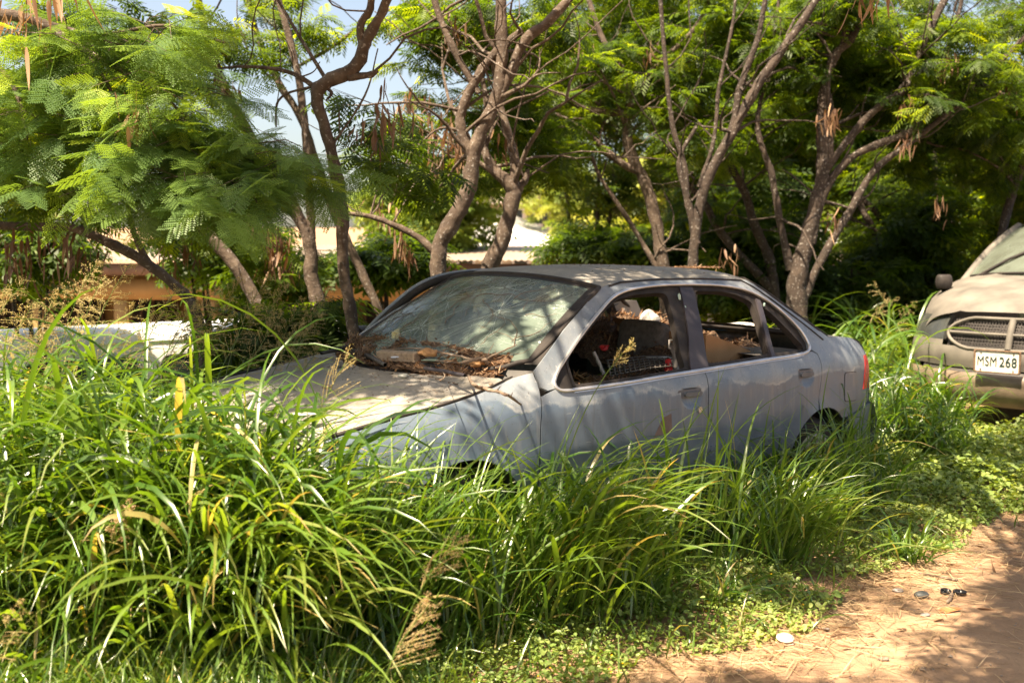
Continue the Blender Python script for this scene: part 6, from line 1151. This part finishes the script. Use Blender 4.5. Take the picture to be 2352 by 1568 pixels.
stick('stick', [(Wd(880, 803, .03), .005), (Wd(960, 799, .035), .006), (Wd(1000, 808, .04), .007), (Wd(1050, 822, .04), .0075), (Wd(1100, 824, .04), .006), (Wd(1150, 810, .04), .005), (Wd(1188, 788, .04), .003)], 'long pale arched stick lying across the top of the litter heap', extra=[[(Wd(1010, 812, .04), .003), (Wd(1040, 790, .04), .0015)], [(Wd(1120, 820, .04), .003), (Wd(1135, 790, .035), .001)]])
stick('stick', [(Wd(1060, 850, .03), .010), (Wd(1085, 836, .045), .012), (Wd(1108, 822, .05), .011)], 'thick short stick piece slanting in the litter, right of centre')
stick('stick', [(Wd(1105, 825, .05), .012), (Wd(1120, 838, .05), .011), (Wd(1118, 862, .03), .009)], 'stubby forked twig end with pale bark near the glass corner')
stick('stick', [(Wd(980, 822, .03), .003), (Wd(1010, 836, .03), .004), (Wd(1060, 850, .03), .004), (Wd(1100, 846, .03), .003), (Wd(1150, 812, .04), .0025)], 'thin dark twig looping through the front of the litter')
stick('stick', [(H_(1013, 852), .002), (H_(1022, 862), .003), (H_(1014, 872), .0035), (H_(1008, 874), .002)], 'small hooked twig hanging over the rear edge of the hood')
rf = lambda x, y, u=.01: C2(onroof(x, y)+np.array([0, 0, u]))
stick('stick', [(rf(1385, 630, .10), .0015), (rf(1398, 632, .05), .002), (rf(1425, 634, .015), .003), (rf(1470, 635), .003), (rf(1520, 635), .002)], 'thin curved twig lifting off the sedan roof')
stick('stick', [(rf(1400, 650), .002), (rf(1440, 645), .003), (rf(1480, 640), .002)], 'short dark twig near the roof edge above the front door', extra=[[(rf(1420, 647), .004), (rf(1425, 643, .02), .002)]])
for x, y, r, lab in ((928, 863, .020, 'dark flat pebble on the middle of the hood'), (751, 887, .022, 'rough brown stone on the hood nearest the grass'), (778, 842, .013, 'small dark pebble at the far side of the hood'), (1128, 882, .009, 'tiny brown pebble on the hood beside the crooked stick')):
    solo('pebble', *lump(H_(x, y, r*.35), (r, r*.8, r*.5), int(x)), STONE if 'dark' in lab else STONEB, lab, 'pebble', 'pebbles on the hood')
c = H_(700, 950, .004); solo('paint_flake', *lump(c, (.04, .028, .003), 5), PAPER, 'pale curled flake lying on the hood near the grass', 'flake')
c = (Wd(868, 815, .035)+Wd(958, 822, .035))/2; e = Wd(958, 820, .035)-Wd(868, 812, .035); L0 = np.linalg.norm(e); ex = e/L0; ez = np.array([0, -.25, .97]); ez -= ex*(ex@ez); ez /= np.linalg.norm(ez); ey = np.cross(ez, ex); g1 = Geo().box(c, (L0, .04, .045), np.stack([ex, ey, ez], 1))
o = solo('foam_block', np.concatenate(g1.V), np.concatenate(g1.Q), BLOCK, 'crumbly brown block lying at the left end of the litter heap', 'block', smooth=False); m = o.modifiers.new('b', 'BEVEL'); m.width = .006; m.segments = 2
def crumple(nm, c, r, mat, label, cat, seed, jag=.5): return solo(nm, *lump(c, r, seed, 1, jag, 3), mat, label, cat, smooth=False)
crumple('curled_leaf', Wd(982, 812, .045), (.045, .025, .016), TANL, 'orange curled leaf in the middle of the litter heap', 'leaf', 3, .28)
crumple('curled_leaf', Wd(1098, 858, .025), (.03, .02, .012), TANL, 'pale tan leaf scrap at the right end of the litter', 'leaf', 8)
crumple('plastic_scrap', Wd(918, 836, .03), (.028, .012, .006), M('pale_blue_scrap', col=(.55, .60, .70), rough=.5), 'pale bluish plastic scrap in the litter below the foam block', 'scrap', 6)
crumple('glass_shard', Wd(985, 832, .03), (.035, .014, .006), M('green_glass_scrap', col=(.22, .30, .24), rough=.2), 'greenish glass shard in the litter heap', 'glass', 16)
# cracks and tendrils on the glass
def wsP(u, v, o=.003):
    a = np.abs(u); B_ = np.stack([1.02+.345*a**2.3, .705*u, .945+0*u], -1); T_ = np.stack([1.80+.08*a**2, .572*u, 1.347-.046*a**2.4], -1); return B_+(T_-B_)*v[..., None]+np.array([-.55, 0, .83])*(.035*np.sin(np.pi*v)*(1-.6*a**2)+o)[..., None]
inv = CARM.inverted(); wsobj = [o for o in CAR.children if o.name.startswith('windshield') and 'seal' not in o.name and 'border' not in o.name][0]; ck = Geo(); vn = Geo()
for (iu, iv, nr, ln) in ((.52, .52, 34, .55), (.62, .18, 26, .35), (-.15, .62, 22, .5), (.28, .80, 16, .35), (.05, .30, 18, .45), (-.5, .35, 12, .4)):
    for k in range(nr):
        a = RNG.uniform(0, 6.28); L0 = ln*RNG.uniform(.2, 1)**1.3; m = int(5+L0*18); st = L0/m; u, v_ = [iu+.01*math.cos(a)], [iv+.01*math.sin(a)]; b_ = a
        for _ in range(m): b_ += RNG.normal(0, .16); u.append(u[-1]+math.cos(b_)*st); v_.append(v_[-1]+math.sin(b_)*st*1.0)
        u, v_ = np.array(u), np.array(v_); ok = (np.abs(u) < .93) & (v_ > .02) & (v_ < .95); j = np.argmin(ok) if not ok.all() else len(ok)
        if j > 3: ck.tube(LOC(wsP(u[:j], v_[:j])), np.linspace(RNG.uniform(.0004, .0012), .0003, j), 3)
    for rr in (.03, .055, .09, .14):
        a0 = RNG.uniform(0, 6.28); a = np.linspace(a0, a0+RNG.uniform(2, 5), 16); r = rr*(1+.12*RNG.normal(0, 1, 16)); u = iu+r*np.cos(a); v_ = iv+r*np.sin(a); ck.tube(LOC(wsP(np.clip(u, -.93, .93), np.clip(v_, .02, .95))), .0004, 3)
ck.build('glass_cracks', CRACK, wsobj)
for k in range(46):
    u, v_ = [RNG.uniform(-.85, .9)], [RNG.uniform(.02, .75)]; b_ = RNG.choice([RNG.normal(.7, .5), RNG.normal(2.3, .6)]); st = RNG.uniform(.02, .035)
    for _ in range(RNG.integers(8, 24)): b_ += RNG.normal(0, .22); u.append(u[-1]+math.cos(b_)*st*1.2); v_.append(v_[-1]+math.sin(b_)*st)
    u, v_ = np.array(u), np.array(v_); ok = (np.abs(u) < .93) & (v_ > .01) & (v_ < .95); j = np.argmin(ok) if not ok.all() else len(ok)
    if j > 4: vn.tube(car2w(wsP(u[:j], v_[:j], .006+.006*np.sin(np.arange(j)))), np.linspace(RNG.uniform(.001, .0024), .0007, j), 4)
tag(mesh('dry_tendrils', np.concatenate(vn.V), np.concatenate(vn.Q), TWIG), 'dry brown tendrils and twigs strewn over the cracked windshield', 'tendrils', kind='stuff')
# ---- rubbish inside
def slab(nm, L_, y0, dy, mat, label, cat, seedless=True):
    V = np.array([carloc(a, b_, y=y0) for a, b_ in L_]); k = len(V); V = np.concatenate([V, V+[0, -dy, 0]]); V = car2w(V); me = bpy.data.meshes.new(nm); c = V.mean(0); c[2] = V[:, 2].min()
    me.from_pydata([tuple(v) for v in V-c], [], [tuple(range(k)), tuple(range(2*k-1, k-1, -1))]+[(i, (i+1) % k, (i+1) % k+k, i+k) for i in range(k)]); o = link(nm, me, mat); o.location = c; return tag(o, label, cat)
slab('cardboard_box', [(1621, 768), (1640, 772), (1712, 800), (1752, 822), (1745, 838), (1622, 862)], .52, .30, CARD, 'tan cardboard box lying tilted inside behind the centre pillar', 'box')
slab('cardboard_box', [(1478, 736), (1560, 748), (1562, 812), (1530, 822), (1515, 770), (1490, 752)], .02, .25, M('brown_cardboard', varied((.20, .09, .035), (.30, .14, .06), 6, .1, .004, .85)), 'open brown cardboard box behind the front head restraint', 'box')
crumple('blue_rag', cp(1636, 752, -.30), (.10, .03, .018), BLUEP, 'bright blue plastic strip on the litter inside the rear window', 'plastic strip', 4)
crumple('white_rag', cp(1690, 750, -.45), (.12, .04, .022), PAPER, 'whitish rag on the litter inside the rear window', 'rag', 9)
crumple('grey_rag', cp(1680, 776, -.1), (.13, .06, .03), GREYP, 'grey cloth half buried in litter over the rear seat', 'cloth', 12)
crumple('white_bag', cp(1487, 733, -.45), (.065, .06, .06), M('milky_plastic', col=(.45, .43, .40), rough=.4), 'milky crumpled plastic bag behind the head restraint', 'bag', 2, .25)
crumple('sweet_wrapper', cp(1535, 838, .55), (.022, .014, .026), REDP, 'red crumpled wrapper inside the front window corner', 'wrapper', 21)
crumple('clear_wrapper', cp(1548, 836, .53), (.03, .016, .030), PAPER, 'white and clear crumpled wrapper beside the red one', 'wrapper', 22)
crumple('paper_sheet', cp(1512, 822, .40), (.07, .03, .008), PAPER, 'folded paper on the seat below the head restraint', 'paper', 23, .3)
crumple('red_tab', cp(1387, 796, .1), (.022, .02, .012), REDP, 'small red scrap inside at the front of the window', 'scrap', 24)
stick('wooden_slat', [(cp(1364, 808, .5), .012), (cp(1378, 838, .53), .013), (cp(1386, 858, .56), .013)], 'thin grey wooden slat standing inside the front window', 'slat', mat=GREYP, n=4)
crumple('grey_cushion', cp(1848-15, 800, .1), (.11, .08, .07), M('worn_cushion', varied((.25, .22, .19), (.36, .32, .28), 30)), 'rounded grey cushion inside the rear quarter window', 'cushion', 25, .12)
for i, (x, y, yy) in enumerate(((1563, 640, .60),)):
    pass
# bits of window glass left in the seals
for x, y, r, lab in ((1565, 682, .012, 'greenish glass remnant in the upper corner of the front window'), (1568, 706, .008, 'small glass remnant lower in the front window seal'), (1750, 700, .008, 'glass crumb in the upper seal of the quarter window')):
    z_ = None; p = carloc(x, y, y=.62); solo('glass_remnant', *lump(C2(np.array([p[0], float(SY(p[0], p[2]))-.006, p[2]])), (r*.7, r*.5, r*1.6), int(x), 1, .3, 1), M('glass_green', col=(.35, .5, .45), rough=.15), lab, 'glass', 'glass left in the seals', False)
# ------------------------------------------------------------------ things on the dirt
def G_(x, y, z=0.): p = ground_at(x, y); p = ground_at(x, y, float(GZ(p[0], p[1]))+z); return p
solo('dark_pebble', *lump(G_(2117, 1366, .012), (.032, .024, .018), 4, 1, .05, 3), STONE, 'smooth black oval stone on the dirt, left of the plastic parts', 'stone')
def cup(nm, c, rx, ry, h, ang, label, tilt=0.):
    a = np.arange(28)*2*np.pi/28; pr = [(0, .35), (.6, .3), (.86, .55), (.95, 1.), (1., .9), (.97, .2), (.8, 0), (0, 0)]; V = np.array([[rx*r*math.cos(t), ry*r*math.sin(t), h*z] for r, z in pr for t in a]); k = 28; Fq = [[i*k+j, i*k+(j+1) % k, (i+1)*k+(j+1) % k, (i+1)*k+j] for i in range(7) for j in range(k)]
    Rm = np.array(Matrix.Rotation(ang, 3, 'Z') @ Matrix.Rotation(tilt, 3, 'X')); g1 = Geo().add(V@Rm.T+c, Fq); w = np.array([[x, 0, .9*h*(1-.3*abs(x/rx))] for x in np.linspace(-rx*.7, rx*.7, 5)])[:, [1, 0, 2]]; g1.add(*tube(w*[1, ry/rx, 1]@Rm.T+c, .004, 6)); return solo(nm, np.concatenate(g1.V), np.concatenate(g1.Q), BLKP, label, 'plastic part')
cup('plastic_part', G_(2204, 1366), .028, .022, .020, -.3, 'black oval plastic part with a rib, rightmost on the dirt'); cup('plastic_part', G_(2171, 1363), .025, .020, .018, .4, 'black plastic part partly behind the short wood stub', .25)
stick('wood_stub', [(G_(2187, 1364, .014), .011), (G_(2182, 1374, .010), .011), (G_(2176, 1383, .008), .008)], 'short brown wood stub leaning on the black plastic part', 'wood')
a = np.arange(32)*2*np.pi/32; c = G_(1803, 1476)
for nm, zz, tl, r_, lab in (('shell_half', .004, .05, .035, 'lower half of the pale clam shell lying on the dirt'), ('shell_half', .022, -.22, .033, 'upper half of the pale clam shell, gaping open')):
    V = np.array([[r_*r*math.cos(t), r_*.85*r*math.sin(t), zz+.010*(1-r*r)*(1 if zz > .01 else -.2)+tl*r_*r*math.sin(t)*-1] for r in (.02, .4, .7, .9, 1.) for t in a]); V = np.concatenate([V, V-[0, 0, .003]]); k = 32; Fq = np.array([[i*k+j, i*k+(j+1) % k, (i+1)*k+(j+1) % k, (i+1)*k+j] for i in range(4) for j in range(k)]); Fq = np.concatenate([Fq, Fq[:, ::-1]+160, [[128+j, 128+(j+1) % k, 288+(j+1) % k, 288+j] for j in range(k)]]); solo(nm, V+c, Fq, SHELL, lab, 'shell', 'two halves of a clam shell')
for x, y, r, lab, mt in ((2030, 1512, .014, 'rough grey lump of stone on the lower dirt', STONEB), (2126, 1412, .016, 'pale flat stone below the black oval stone', GREYP), (2063, 1356, .02, 'grey curled leaf at the straw edge', GREYP), (2440, 1400, .02, 'stone', STONEB)):
    if x < 2352: solo('stone', *lump(G_(x, y, r*.3), (r*1.2, r*.8, r*.5), int(x+y), 1, .25), mt, lab, 'stone' if 'leaf' not in lab else 'leaf')
for pts, lab in ((((1905, 1305), (1940, 1312), (1975, 1320)), 'long dark stick lying at the edge of the ground cover'), (((2110, 1315), (2150, 1322), (2200, 1332)), 'dark flat stick in the straw right of the ground cover'), (((1850, 1432), (1880, 1442), (1905, 1444)), 'thin dark twig on the dirt above the shell')):
    stick('stick', [(G_(x, y, .008), .004+.002*i) for i, (x, y) in enumerate(pts)], lab, mat=BARK)
for x, y, ang, lab in ((2160, 1403, .2, 'reddish dry leaf by the straw, upper right'), (1345, 1365, .9, 'brown dry leaf at the foot of the tall grass'), (1780, 1500, 1., 'dark brown dry leaf under the shell'), (1275, 1385, .4, 'small tan dry leaf at the foot of the tall grass')):
    c = G_(x, y, .006); V, Q, r = blades(np.array([c]), np.array([ang]), np.array([.10]), np.array([.028]), np.array([1.4]), np.array([.3]), 6, .4, np.array([.5])); solo('dry_leaf', V, Q, M('dry_leaf_'+str(x), col=(.40, .14, .05) if 'red' in lab else (.30, .16, .08), rough=.7), lab, 'leaf')
